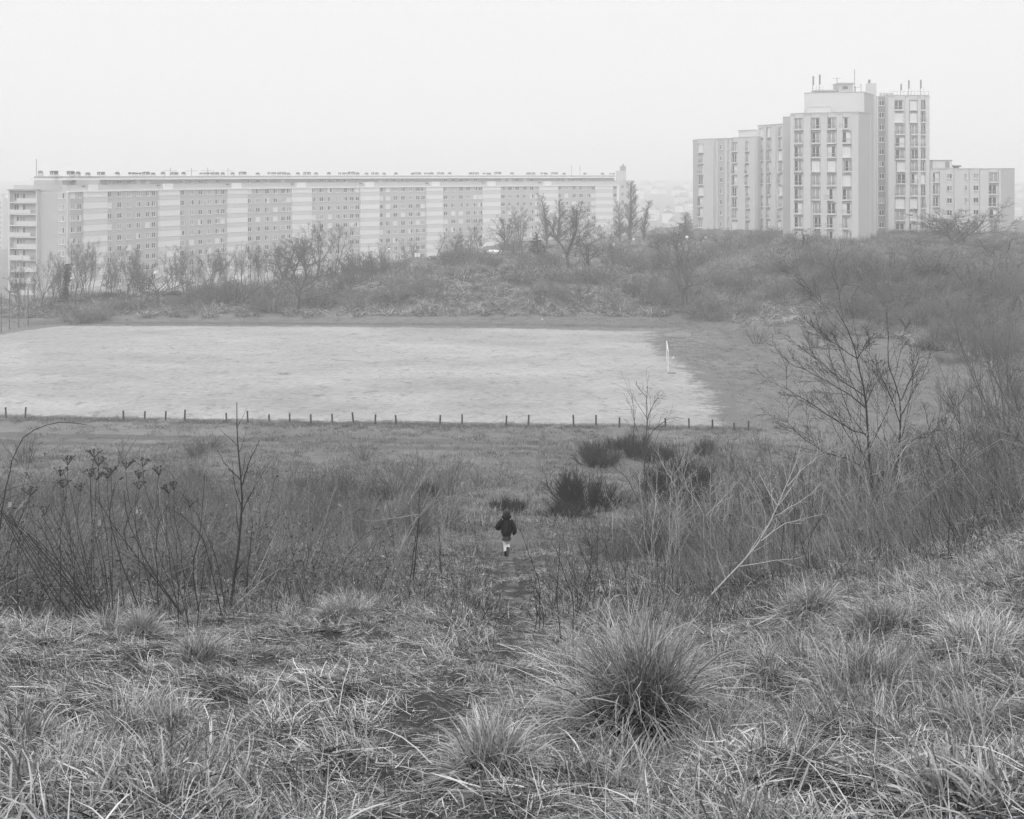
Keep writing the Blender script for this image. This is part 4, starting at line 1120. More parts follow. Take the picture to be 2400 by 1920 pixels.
# ---- shrubs on the near slope
near_shrubs = [
    (1396, 1092, 1035, 3.6, 'broom', 0, None, 'dark rounded broom bush below the fence posts'),
    (1440, 1056, 1022, 1.5, 'broom', 1, None, 'small dark broom clump behind the rounded broom bush'),
    (1492, 1072, 1012, 2.2, 'broom', 2, None, 'dark broom bush behind the slim pale sapling'),
    (1540, 1082, 1044, 3.0, 'broom', 3, None, 'low broom right of the slim pale sapling'),
    (1655, 1070, 1028, 1.8, 'broom', 0, None, 'small dark broom clump under the right fence posts'),
    (1612, 1190, 1072, 3.9, 'broom', 1, None, 'largest and darkest broom bush on the right of the slope'),
    (1560, 1180, 1090, 3.0, 'broom', 2, None, 'dark broom joined to the left of the largest one'),
    (1375, 1200, 1108, 3.6, 'broom', 3, None, 'upright switchy broom right of the walking girl'),
    (1450, 1190, 1120, 3.4, 'whippy', 1, None, 'twiggy shrub between the two large broom bushes'),
    (1195, 1205, 1162, 2.0, 'broom', 0, None, 'small dark tuft of broom just beyond the girl'),
    (1330, 1215, 1180, 2.5, 'broom', 2, None, 'low dark broom at the foot of the upright one'),
    (275, 1088, 1024, 4.6, 'whippy', 0, None, 'fan-shaped shrub on the lower slope left of the sapling'),
    (488, 1052, 1008, 3.8, 'whippy', 2, None, 'fan-shaped shrub close below the left fence posts'),
    (458, 1070, 1030, 3.0, 'thicket', 2, None, 'low shrub beside the fan-shaped one below the fence posts'),
    (852, 1082, 1035, 2.8, 'whippy', 3, None, 'small fan-shaped shrub by the white scrap on the slope'),
    (985, 1150, 1048, 4.2, 'whippy', 1, None, 'tall twiggy shrub in the middle of the slope'),
    (930, 1150, 1060, 3.8, 'whippy', 0, None, 'twiggy shrub left of the tall one in the middle of the slope'),
    (1050, 1160, 1065, 3.2, 'whippy', 2, None, 'twiggy shrub right of the tall one in the middle of the slope'),
    (1120, 1140, 1085, 2.8, 'whippy', 3, None, 'thin shrub up the path from the girl'),
    (1005, 1175, 1130, 1.8, 'broom', 1, None, 'dark broom under the tall twiggy shrub'),
    (820, 1165, 1130, 2.4, 'broom', 2, None, 'low dark broom on the slope left of the bent pale sapling'),
    (885, 1185, 1145, 2.4, 'broom', 3, None, 'low dark broom nearest the bent pale sapling'),
    (700, 1165, 1125, 2.6, 'broom', 0, None, 'low dark broom right of the forked shrub'),
    (650, 1185, 1050, 2.6, 'tall', 0, None, 'tall forked shrub right of the dark sapling'),
    (60, 1085, 1015, 4.2, 'whippy', 3, None, 'misty twiggy shrub on the lower slope at the left edge'),
    (120, 1150, 1085, 3.4, 'whippy', 1, None, 'thin shrub behind the dead flower heads'),
    (340, 1140, 1080, 3.4, 'whippy', 2, None, 'thin shrub behind the right of the dead flower heads'),
    (450, 1130, 1085, 3.0, 'thicket', 0, None, 'low dark shrub left of the dark sapling'),
    (590, 1120, 1060, 2.6, 'whippy', 0, None, 'thin shrub behind the dark sapling'),
    (1790, 1085, 1000, 1.8, 'tall', 1, None, 'dark spiky weed before the right fence posts'),
    (1760, 1180, 1090, 4.5, 'whippy', 2, 52, 'wide twiggy shrub behind the pale dead branches'),
    (1900, 1150, 1060, 4.5, 'whippy', 3, 56, 'wide twiggy shrub left of the near dark tree'),
    (2200, 1120, 1040, 5, 'whippy', 0, 58, 'wide twiggy shrub right of the near dark tree'),
    (2330, 1080, 1000, 5, 'thicket', 3, 66, 'dense shrub on the slope at the right edge'),
    (2300, 1190, 1100, 4.5, 'whippy', 1, 44, 'twiggy shrub low at the right edge'),
    (2360, 960, 728, 8.0, 'tall', 1, 84, 'tall open shrub with long dark shoots at the right edge'),
    (2290, 985, 800, 6.0, 'tall', 0, 80, 'open shrub with long dark shoots left of the tallest one at the edge'),
    (2415, 1000, 790, 6.0, 'tall', 1, 70, 'open shrub with dark shoots cut by the right edge'),
]
near_shrubs += [
    (1545, 0, 1090, 2.2, 'pale', 0, 26, 'pale dead shoots in front of the switchy broom'),
    (1615, 0, 1075, 2.4, 'pale', 1, 29, 'pale dead shoots straight before the largest broom'),
    (1690, 0, 1060, 2.4, 'pale', 2, 27, 'pale dead shoots right of the largest broom'),
    (1770, 0, 1040, 2.6, 'pale', 3, 30, 'tall pale dead shoots behind the thick bleached limb'),
    (1850, 0, 1010, 2.8, 'pale', 0, 32, 'tall pale dead shoots left of the near dark tree'),
    (1940, 0, 985, 2.8, 'pale', 1, 28, 'tall pale dead shoots against the left stem of the near dark tree'),
    (2010, 0, 940, 2.6, 'pale', 2, 27, 'tallest pale dead shoots before the near dark tree'),
    (2085, 0, 925, 2.6, 'pale', 3, 28, 'tall pale dead shoots between the two stems of the near dark tree'),
    (2160, 0, 960, 2.6, 'pale', 0, 29, 'tall pale dead shoots right of the near dark tree'),
    (2240, 0, 1030, 2.6, 'pale', 1, 30, 'pale dead shoots below the loops of dry cane'),
    (2330, 0, 1050, 2.6, 'pale', 2, 27, 'pale dead shoots near the right edge of the slope'),
    (1040, 0, 1130, 1.8, 'pale', 3, 30, 'faint pale shoots just right of the bent pale sapling'),
    (660, 0, 1120, 2.0, 'pale', 0, 26, 'faint pale shoots right of the dark sapling'),
]
for px, pb, ptop, w, kind, seed, Y, lab in near_shrubs:
    x, y, z, h = pt(px, pb, ptop, Y)
    plant({'broom': 'broom_bush', 'pale': 'dead_shrub'}.get(kind, 'shrub'), lab, 'shrub', None, kind, seed, x, y, h, w, bush=True)
# ---------------------------------------------------------------- grasses and undergrowth
M_straw = mat('dry_grass', .33, .5, .3, tone=True, rnd=.25, patch=[(.35, .14), (.07, .10)], trans=.10)
M_green = mat('green_grass', .085, .5, .3, tone=True, rnd=.25, patch=[(.5, .15)], trans=.1)
M_stalk = mat('dry_stalks', .19, .85, .15, tone=True, rnd=.3)
M_bramble = mat('bramble_canes', .10, .85, .15, tone=True, rnd=.3)
M_leaf = mat('bramble_leaves', .08, .6, .3, tone=True, rnd=.3, trans=.15)
M_bankdry = mat('bank_dry_growth', .29, .9, .1, tone=True, rnd=.32, patch=[(.09, .22), (.03, .12)])
M_bankdark = mat('bank_brambles', .19, .9, .1, tone=True, rnd=.55, patch=[(.06, .2)])

PROTO = {}
def proto(coll, name, mb, mats):
    o = bpy.data.objects.new(name, mb.mesh(name, mats, tone=True))
    c = bpy.data.collections.get(coll) or bpy.data.collections.new(coll)
    c.objects.link(o)
    return o

def blades(mb, n, r, disc=.15, elev=(20, 60), length=(.2, .45), width=(.0025, .0045), droop=.35, az=None, azs=1.2, tone=(.35, 1.5), N=6, m=0, kink=.0, z=-.03, dome=0.0):
    a = r.uniform(0, 2 * math.pi, n) if az is None else r.normal(az, azs, n)
    q = disc * np.sqrt(r.random(n)); b = r.uniform(0, 2 * math.pi, n)
    root = np.c_[q * np.cos(b), q * np.sin(b), np.full(n, z) + dome * (1 - (q / disc) ** 2)]
    if az is None: a = b + r.normal(0, .9, n)
    e = np.radians(r.uniform(*elev, n)); L = r.uniform(*length, n)
    d = np.stack([np.cos(e) * np.cos(a), np.cos(e) * np.sin(a), np.sin(e)], -1)
    P = np.zeros((n, N, 3)); P[:, 0] = root
    dr = droop * r.uniform(.4, 1.6, n); tw = r.normal(0, .12, (n, 3))
    kk = r.integers(2, N, n); kv = kink * (r.random(n) < .35)
    for i in range(1, N):
        d = d + tw; d[:, 2] -= dr * (i / N) + np.where(kk == i, kv, 0)
        d = unit(d)
        P[:, i] = P[:, i - 1] + d * (L / (N - 1))[:, None]
    P[:, :, 2] = np.maximum(P[:, :, 2], np.minimum(root[:, 2:3], 0) + .004 + .05 * r.random((n, 1)))
    W = r.uniform(*width, n)[:, None] * np.array([.8, 1.0, .95, .8, .55, .06])[None, :N] if N == 6 else r.uniform(*width, n)[:, None] * np.linspace(1, .08, N)[None]
    side = unit(np.cross(P[:, -1] - P[:, 0], r.normal(0, .35, (n, 3)) + np.array([0, 0, 1.0])))
    mb.strips(P, W, side, m, tone[0] + (tone[1] - tone[0]) * r.random(n) ** 1.6)

M_turf = mat('pale_turf', .31, .7, .2, tone=True, rnd=.2, patch=[(.2, .14), (.06, .10)])
def make_protos():
    r = np.random.default_rng(3)
    for k in range(5):     # matted straw, combed one way
        b = MB(); blades(b, 80, r, .16, (-8, 50), (.14, .40), (.0016, .0036), .60, az=0, azs=.8, tone=(.12, 2.0), kink=.7)
        blades(b, 20, r, .16, (10, 70), (.07, .16), (.0014, .003), .4, tone=(.3, 1.2), m=1)
        proto('mat', 'grass_mat_%02d' % k, b, [M_straw, M_green])
    for k in range(4):     # tangled short sward with thatch
        b = MB(); blades(b, 70, r, .15, (-5, 30), (.06, .18), (.0014, .003), .3, tone=(.2, 1.6), kink=.5)
        blades(b, 36, r, .15, (20, 70), (.04, .11), (.0014, .0028), .45, tone=(.35, 1.3), m=1)
        proto('sward', 'sward_%02d' % k, b, [M_straw, M_green])
    for k in range(4):     # upright drooping tufts
        b = MB(); blades(b, 75, r, .09, (35, 85), (.22, .52), (.0018, .0042), .62, tone=(.25, 1.8), kink=.4)
        blades(b, 25, r, .12, (5, 40), (.15, .35), (.0016, .004), .4, tone=(.5, 1.7))
        proto('tuft', 'tuft_%02d' % k, b, [M_straw, M_green])
    for k in range(3):     # broken flat straws
        b = MB(); blades(b, 14, r, .35, (-4, 14), (.08, .30), (.0018, .0042), .06, tone=(.8, 2.0), z=.05, N=5, kink=.6)
        proto('litter', 'straw_%02d' % k, b, [M_straw, M_green])
    for k in range(4):     # mid-distance clump: fewer, wider blades
        b = MB(); blades(b, 70, r, .34, (0, 55), (.16, .42), (.004, .0075), .5, az=0, azs=1.3, tone=(.3, 1.6), N=5)
        blades(b, 25, r, .38, (40, 85), (.1, .35), (.005, .008), .2, tone=(.3, 1.2), N=4, m=1)
        proto('clump', 'clump_%02d' % k, b, [M_straw, M_green])
    for k in range(3):     # short far turf
        b = MB(); blades(b, 46, r, .6, (15, 75), (.10, .34), (.008, .016), .3, tone=(.5, 1.05), N=4)
        blades(b, 34, r, .6, (30, 80), (.08, .22), (.010, .02), .2, tone=(.3, 1.2), N=4, m=1)
        proto('turf', 'turf_%02d' % k, b, [M_turf, M_green])
    for k in range(4):     # dry upright stalks
        b = MB(); n = 9
        p = np.c_[r.normal(0, .16, (n, 2)), np.full(n, -.05)]; d = unit(np.c_[r.normal(0, .16, (n, 2)), np.ones(n)])
        P = walk(p, d, r.uniform(.35, 1.15, n), 6, r, .0, .09); R = np.full((n, 1), .0042) * np.linspace(1, .4, 6)[None]
        b.tubes(P, R, 3, 0, r.uniform(.3, 1.5, n))
        P1, R1 = kids(P, R, 4, r, .5, 1.0, (18, 45), (.12, .28), .7, 3, .05, .08, rmin=.002)
        b.tubes(P1, R1, 3, 0, r.uniform(.3, 1.4, len(P1)))
        proto('stalk', 'stalk_%02d' % k, b, [M_stalk])
    for k in range(4):     # brambles: arching dark canes with a few leaves
        b = MB(); n = 12; a = r.uniform(0, 6.28, n); e = np.radians(r.uniform(35, 80, n))
        p = np.c_[r.normal(0, .2, (n, 2)), np.full(n, -.05)]
        d = np.stack([np.cos(e) * np.cos(a), np.cos(e) * np.sin(a), np.sin(e)], -1)
        P = walk(p, d, r.uniform(.8, 1.9, n), 8, r, -.14, .10); P[:, :, 2] = np.maximum(P[:, :, 2], .02)
        R = np.full((n, 1), .0055) * np.linspace(1, .4, 8)[None]
        b.tubes(P, R, 3, 0, r.uniform(.4, 2.4, n))
        P1, R1 = kids(P, R, 5, r, .2, 1.0, (30, 80), (.15, .35), .7, 4, -.04, .15, rmin=.0025)
        b.tubes(P1, R1, 3, 0, r.uniform(.4, 2.6, len(P1)))
        Q = np.concatenate([P[:, 2:].reshape(-1, 3), P1[:, 1:].reshape(-1, 3)]); Q = Q[r.random(len(Q)) < .45]
        d1 = r.normal(0, .011, Q.shape); d2 = r.normal(0, .011, Q.shape)
        b.add(np.stack([Q, Q + d1 + d2, Q + d1 * 2, Q + d1 - d2], 1).reshape(-1, 3), np.arange(len(Q) * 4).reshape(-1, 4), 1, np.repeat(r.uniform(.3, 2.6, len(Q)), 4))
        proto('bramble', 'bramble_%02d' % k, b, [M_bramble, M_leaf])
    for k in range(4):     # bank cover seen from afar: drapes of dry stems
        b = MB(); blades(b, 90, r, .9, (15, 65), (.7, 1.9), (.018, .045), .34, az=0, azs=.9, tone=(.3, 1.7), N=6)
        proto('bankdry', 'bank_dry_%02d' % k, b, [M_bankdry])
    for k in range(4):
        b = MB(); blades(b, 100, r, 1.0, (20, 85), (.6, 1.5), (.014, .036), .40, tone=(.3, 1.9), N=5)
        n = 14; p = np.c_[r.normal(0, .5, (n, 2)), np.full(n, -.1)]; d = unit(np.c_[r.normal(0, .5, (n, 2)), np.ones(n)])
        P = walk(p, d, r.uniform(.8, 2.0, n), 5, r, .02, .16); R = np.full((n, 1), .014) * np.linspace(1, .5, 5)[None]
        P1, R1 = kids(P, R, 7, r, .2, 1, (25, 60), (.3, .6), .7, 3, .03, .15, rmin=.011)
        b.tubes(P1, R1, 3, 0, r.uniform(.5, 1.6, len(P1)))
        proto('bankdark', 'bank_bramble_%02d' % k, b, [M_bankdark])
make_protos()

def scrub_protos():
    r = np.random.default_rng(8)
    for k in range(5):
        b = MB(); n = 12; a = r.uniform(0, 6.28, n); t = np.radians(r.uniform(3, 38, n))
        p = np.c_[r.normal(0, .22, (n, 2)), np.full(n, -.08)]; d = np.stack([np.sin(t) * np.cos(a), np.sin(t) * np.sin(a), np.cos(t)], -1)
        P = walk(p, d, r.uniform(.8, 1.9, n), 6, r, .02, .09); R = np.full((n, 1), .009) * np.linspace(1, .4, 6)[None]
        b.tubes(P, R, 3, 0, r.uniform(.3, 1.0, n) * np.where(r.random(n) < .25, 3.2, 1))
        P1, R1 = kids(P, R, 8, r, .15, 1, (18, 50), (.25, .55), .6, 4, .03, .12, rmin=.0055); b.tubes(P1, R1, 3, 0, r.uniform(.4, 1.6, len(P1)))
        P2, R2 = kids(P1, R1, 4, r, .15, 1, (20, 55), (.35, .65), .7, 3, .02, .12, rmin=.0045); b.tubes(P2, R2, 3, 0, r.uniform(.4, 1.6, len(P2)))
        proto('scrub', 'scrub_%02d' % k, b, [M_scrub])
M_scrub = mat('scrub_twigs', .135, .9, .1, tone=True, rnd=.5)
scrub_protos()

def scatter(name, coll, x, y, scl, label, rot=None, lean=0.12, zoff=0.0, zs=None):
    n = len(x)
    z = H(x, y) + zoff
    e = .25
    nx = (H(x + e, y) - H(x - e, y)) / (2 * e); ny = (H(x, y + e) - H(x, y - e)) / (2 * e)
    nx = np.clip(nx, -.8, .8); ny = np.clip(ny, -.8, .8)
    rz = rng.uniform(0, 2 * math.pi, n) if rot is None else rot
    # tilt with the ground: euler XYZ of (roll about y by -nx, about x by ny)
    ax = np.arctan(ny) + rng.normal(0, lean, n); ay = -np.arctan(nx) + rng.normal(0, lean, n)
    c, s = np.cos(rz), np.sin(rz)
    rx = ax * c + ay * s; ry = -ax * s + ay * c
    k = len(bpy.data.collections[coll].objects)
    me = bpy.data.meshes.new(name); me.vertices.add(n)
    me.vertices.foreach_set('co', np.stack([x, y, z], -1).astype(np.float32).ravel())
    A = me.attributes.new('rot', 'FLOAT_VECTOR', 'POINT'); A.data.foreach_set('vector', np.stack([rx, ry, rz], -1).astype(np.float32).ravel())
    sv = np.stack([scl, scl, scl if zs is None else scl * zs], -1)
    A = me.attributes.new('scl', 'FLOAT_VECTOR', 'POINT'); A.data.foreach_set('vector', sv.astype(np.float32).ravel())
    A = me.attributes.new('pick', 'INT', 'POINT'); A.data.foreach_set('value', rng.integers(0, k, n).astype(np.int32))
    me.update()
    o = link(name, me); tag(o, label, kind='stuff')
    ng = bpy.data.node_groups.new(name, 'GeometryNodeTree')
    ng.interface.new_socket('Geometry', in_out='INPUT', socket_type='NodeSocketGeometry')
    ng.interface.new_socket('Geometry', in_out='OUTPUT', socket_type='NodeSocketGeometry')
    N = ng.nodes.new; L = ng.links.new
    gi = N('NodeGroupInput'); go = N('NodeGroupOutput'); ip = N('GeometryNodeInstanceOnPoints'); ci = N('GeometryNodeCollectionInfo')
    ci.inputs['Collection'].default_value = bpy.data.collections[coll]
    ci.inputs['Separate Children'].default_value = True; ci.inputs['Reset Children'].default_value = True
    def attr(nm, tp):
        a = N('GeometryNodeInputNamedAttribute'); a.data_type = tp; a.inputs['Name'].default_value = nm
        return [q for q in a.outputs if q.enabled and q.name == 'Attribute'][0]
    L(gi.outputs[0], ip.inputs['Points']); L(ci.outputs[0], ip.inputs['Instance'])
    ip.inputs['Pick Instance'].default_value = True
    L(attr('pick', 'INT'), ip.inputs['Instance Index']); L(attr('rot', 'FLOAT_VECTOR'), ip.inputs['Rotation']); L(attr('scl', 'FLOAT_VECTOR'), ip.inputs['Scale'])
    L(ip.outputs[0], go.inputs[0])
    md = o.modifiers.new('scatter', 'NODES'); md.node_group = ng
    return o

def wedge(n, y0, y1, half=.56, pw=1.0, pad=.6):
    """points over the strip of slope the lens covers (and a little to either side), thinning with distance"""
    u = rng.random(n); y = (y0 ** pw + u * (y1 ** pw - y0 ** pw)) ** (1 / pw)
    x = rng.uniform(-1, 1, n) * (half * y + pad)
    return x, y

def keep(m, *a): return [q[m] for q in a]

# bare muddy spots where feet have worn through the sward
MUD = [(at(px, py)[0], at(px, py)[1], q) for px, py, q in ((1060, 1575, .30), (1000, 1640, .20), (1130, 1535, .26), (1215, 1468, .34), (1240, 1428, .32), (1035, 1748, .17), (640, 1885, .22), (1880, 1888, .26), (1230, 1345, .5), (1195, 1325, .6), (1590, 1560, .2), (780, 1500, .25))]
def mud(x, y):
    m = np.ones(len(x))
    for mx, my, q in MUD: m = np.minimum(m, sstep(.55, 1.15, np.hypot(x - mx, (y - my) * .8) / q + .3 * fnoise(x / .25, y / .25, 66)))
    return m

# near and middle slope
def near_grass():
    x, y = wedge(15000, 1.7, 16, pw=1.25)
    pd = path_d(x, y) / (.27 + y * .008); g = fnoise(x / 1.5, y / 1.5, 61)
    comb = 2.6 * fnoise(x / 2.2, y / 2.2, 63) + 2.9       # clumps lie the same way over a metre or two
    m = (rng.random(len(x)) < np.clip((pd - .55) * 1.1, 0.05, 1)) & (rng.random(len(x)) < np.clip(.75 + 1.0 * g, .15, 1))
    hol = fnoise(x / .42, y / .42, 62) + .5 * fnoise(x / 1.1, y / 1.1, 64)
    m &= rng.random(len(x)) < sstep(-.36, .08, hol) * (.03 + .97 * mud(x, y))
    a, b, c, gg = keep(m, x, y, comb, g)
    scatter('dry_grass', 'mat', a, b, rng.uniform(.5, 1.1, len(a)) * (1 + .35 * gg), 'matted pale dead grass on the near slope', rot=c + rng.normal(0, .5, len(a)))
    x, y = wedge(14000, 1.7, 16, pw=1.25)
    pd = path_d(x, y) / (.34 + y * .008)
    m = rng.random(len(x)) < (.12 + .88 * mud(x, y)) * np.clip(.72 + pd * .4, .72, 1) * (.35 + .65 * sstep(-.5, -.1, fnoise(x / .42, y / .42, 62) + .5 * fnoise(x / 1.1, y / 1.1, 64)))
    a, b = keep(m, x, y)
    scatter('short_grass', 'sward', a, b, rng.uniform(.5, 1.0, len(a)) * np.clip(.45 + .5 * path_d(a, b) / .35, .45, 1), 'short trodden grass and thatch on the near slope')
    x, y = wedge(3000, 2.2, 18, pw=1.25); g = fnoise(x / 2.2, y / 2.2, 65)
    m = (path_d(x, y) > .55 + y * .012) & (mud(x, y) > .5) & (g > .02)
    a, b = keep(m, x, y)
    scatter('grass_tufts', 'tuft', a, b, rng.uniform(.4, .85, len(a)), 'loose tufts of long grass on the near slope')
    x, y = wedge(1300, 1.7, 18, pw=1.25); m = path_d(x, y) > -1
    a, b = keep(m, x, y)
    scatter('straw_litter', 'litter', a, b, rng.uniform(.5, 1.0, len(a)), 'pale broken straws lying on the near slope', lean=.05)
near_grass()

def mid_grass():
    x, y = wedge(13000, 14, 52, pw=1.2)
    pd = path_d(x, y) / (.5 + y * .012); g = fnoise(x / 3, y / 3, 67)
    m = (rng.random(len(x)) < np.clip((pd - .42) * 1.3, .04, 1)) & ((np.hypot(x + .15, (y - 33.2) * .35) > .55) | (y > 34.5)) & (rng.random(len(x)) < np.clip(.85 + .7 * g, .25, 1))
    a, b, gg = keep(m, x, y, g)
    km = rng.random(len(a)) < .1 + .9 * mud(a, b); a, b, gg = keep(km, a, b, gg)
    comb = 2.4 * fnoise(a / 4, b / 4, 69) + 3.2
    scatter('dry_grass', 'clump', a, b, rng.uniform(.6, 1.15, len(a)) * (1 + .3 * gg), 'dry grass clumps on the middle of the slope', rot=comb + rng.normal(0, .6, len(a)))
    x, y = wedge(4500, 14, 40, pw=1.2)
    a, b = x, y
    scatter('short_grass', 'sward', a, b, rng.uniform(1.0, 1.8, len(a)), 'short grass on the middle of the slope')
    x, y = wedge(11000, 48, 100, half=.50, pw=1.2)
    g = fnoise(x / 5, y / 5, 71)
    m = (rng.random(len(x)) < np.clip(.75 + .8 * g, .2, 1) * (1 - .6 * sstep(85, 99, y))) & ((path_d(x, y) > .5) | (rng.random(len(x)) < .3))
    a, b = keep(m, x, y)
    scatter('rough_turf', 'turf', a, b, rng.uniform(.7, 1.5, len(a)), 'rough turf on the lower slope', zs=rng.uniform(.7, 1.6, len(a)))
    # fringe of longer grass under the posts
    x = rng.uniform(-58, 21, 1500); y = yn_field(x) - rng.gamma(2.0, .45, 1500) + .2
    m = fnoise(x / 3, y / 2, 73) > -.35
    a, b = keep(m, x, y)
    scatter('grass_fringe', 'turf', a, b, rng.uniform(.4, .9, len(a)), 'ragged grass fringe along the row of posts', zs=rng.uniform(1.0, 2.2, len(a)))
    # grassy flat right of the pitch and strips round it
    x = rng.uniform(12, 56, 9000); y = rng.uniform(97, 176, 9000); e = flat_e(x, y)
    m = (x > xr_field(y) - .5 + rng.normal(0, 1.3, 9000)) & (e < 3)
    a, b = keep(m, x, y)
    scatter('rough_turf', 'turf', a, b, rng.uniform(.5, 1.1, len(a)), 'rough turf on the flat right of the pitch', zs=rng.uniform(.3, .8, len(a)))
    x = rng.uniform(-76, 24, 2600); y = rng.uniform(163, 175, 2600)
    m = (y > yf_field(x) + .3)
    a, b = keep(m, x, y)
    scatter('rough_turf', 'turf', a, b, rng.uniform(.5, 1.0, len(a)), 'trampled turf strip behind the pitch', zs=rng.uniform(.2, .6, len(a)))
    # sparse tufts rooted in the sand
    x = rng.uniform(-76, 19, 14000); y = 101 + 64 * rng.random(14000) ** 1.15
    g = fnoise(x / 9, y / 5, 75) + .6 * fnoise(x / 2.5, y / 1.5, 76)
    m = (g > .02) & (y > yn_field(x)) & (y < yf_field(x) - 1) & (x < xr_field(y) - .5) & (x > xl_field(y) + 1)
    a, b = keep(m, x, y)
    scatter('pitch_tufts', 'turf', a, b, rng.uniform(.10, .34, len(a)), 'thin grass tufts growing through the sand of the pitch', zs=rng.uniform(.5, 1.1, len(a)))
mid_grass()

def stalks_and_brambles():
    # rank dry stalks on the right half of the slope and in drifts on the left
    x, y = wedge(9000, 15, 62, half=.50, pw=1.3)
    u = x / y; g = fnoise(x / 4, y / 4, 81)
    wr = sstep(.07, .20, u) * sstep(15, 20, y) * (1 - .9 * sstep(30, 42, y)); wl = sstep(-.05, -.16, u) * sstep(17, 21, y) * (1 - sstep(44, 60, y)) * .8
    m = rng.random(len(x)) < np.clip((wr * .7 + wl) * (.65 + 1.1 * g), 0, 1)
    a, b = keep(m, x, y)
    scatter('dry_stalks', 'stalk', a, b, rng.uniform(.6, 1.35, len(a)), 'thin upright dead stalks crowding the slope')
    # dark brambles: left middle, right flank
    x, y = wedge(6000, 10.5, 70, half=.50, pw=1.25)
    u = x / y; g = fnoise(x / 3.5, y / 3.5, 83)
    yy = y + 2.6 * fnoise(x / 1.6, y / 1.6, 87)
    wl = sstep(-.08, -.26, u) * sstep(10.5, 14.5, yy) * (1 - sstep(19, 27, yy)) * 1.15 + sstep(-.03, -.10, u) * sstep(36, 44, y) * (1 - sstep(58, 68, y)) * .55
    wr = sstep(.10, .2, u) * sstep(26, 34, y) * .75
    m = rng.random(len(x)) < np.clip((wl + wr) * sstep(-.35, .35, g), 0, 1)
    a, b = keep(m, x, y)
    scatter('bramble_thicket', 'bramble', a, b, rng.uniform(.6, 1.15, len(a)) * (1 + .006 * b), 'dark tangled brambles on the slope')
    x, y = wedge(7000, 18, 84, half=.50, pw=1.3)
    u = x / y; g = fnoise(x / 5, y / 5, 85) + .4 * fnoise(x / 2, y / 2, 86)
    wl = sstep(-.02, -.09, u) * sstep(38, 46, y) * (1 - sstep(66, 80, y)) * (.35 + .65 * sstep(.15, .45, g + .25)); wr = 1.2 * sstep(np.where(y > 34, .145, .05), np.where(y > 34, .21, .15), u) * sstep(19, 27, y + 2.5 * fnoise(x / 2, y / 2, 88)) * (1 - .7 * sstep(66, 84, y) * sstep(.3, .12, u))
    m = (rng.random(len(x)) < np.clip((wl + wr) * sstep(-.12, .42, g) * 1.15, 0, 1)) & ((y < 62) | (u < -.05) | (u > .12))
    a, b = keep(m, x, y)
    scatter('twiggy_scrub', 'scrub', a, b, rng.uniform(.35, .95, len(a)) + .55 * (rng.random(len(a)) < .12), 'dark leafless twiggy scrub filling the slope on both sides of the path')
stalks_and_brambles()

def bank_cover():
    x = rng.uniform(-84, 118, 25000); y = rng.uniform(88, 262, 25000)
    e = flat_e(x, y); g = fnoise(x / 9, y / 7, 91) + .5 * fnoise(x / 3.5, y / 3, 92)
    inb = (e > 1.4) & (np.abs(x) < .50 * y + 3)
    dens = np.where(e < 34, 1.0, .45) * np.where(x < -40, .8, 1.0) * (1 - .75 * sstep(18, 30, e) * sstep(38, 20, x))
    dark = sstep(-.1, .25, g - .16 + np.where(x > 22, .34, 0) * sstep(3, 12, e) - .30 * sstep(16, 4, e) * (x < 30))
    # keep the worn paths bare
    lib = rng.random(len(x)) < dens
    m1 = inb & lib & (rng.random(len(x)) > dark); m2 = inb & lib & (rng.random(len(x)) < dark)
    a, b = keep(m1, x, y)
    comb = -1.57 + .9 * fnoise(a / 8, b / 8, 93)
    scatter('dry_bank_growth', 'bankdry', a, b, rng.uniform(.5, 1.1, len(a)), 'pale dry growth draped over the far bank', rot=comb + rng.normal(0, .5, len(a)), zs=rng.uniform(.5, 1.0, len(a)))
    a, b = keep(m2, x, y)
    scatter('bank_brambles', 'bankdark', a, b, rng.uniform(.5, 1.35, len(a)), 'dark brambles and scrub on the far bank', zs=rng.uniform(.45, 1.0, len(a)))
bank_cover()
# ---------------------------------------------------------------- hand-laid woody plants on the near slope
def laid(pts, Y, dY=0.0, N=10, wig=.012, r0=.02, r1=.006, ground=False):
    """a stem through given photograph points, standing at distance Y and leaning dY in depth"""
    pts = np.asarray(pts, float)
    if ground:      # carry the stem on down to the turf
        gx, gy = onray(pts[0, 0], Y); g = HY - hz(gx, gy) / gy * F + 4
        if g > pts[0, 1] + 2:
            sl = np.clip((pts[0, 0] - pts[1, 0]) / max(4, pts[0, 1] - pts[1, 1]), -.8, .8)
            pts = np.vstack([[pts[0, 0] + sl * (g - pts[0, 1]), g], pts])
    seg = np.concatenate([[0], np.cumsum(np.hypot(*np.diff(pts, axis=0).T))]); t = np.linspace(0, seg[-1], N)
    px = np.interp(t, seg, pts[:, 0]); py = np.interp(t, seg, pts[:, 1])
    yy = Y + dY * np.linspace(0, 1, N) + np.cumsum(rng.normal(0, wig, N))
    P = np.c_[(px - CX) / F * yy, yy, -(py - HY) / F * yy]
    P[1:-1] += rng.normal(0, wig * .35, (N - 2, 3))
    if ground: P[0, 2] = min(P[0, 2], hz(P[0, 0], P[0, 1]) - .08)
    return P, np.linspace(r0, r1, N)

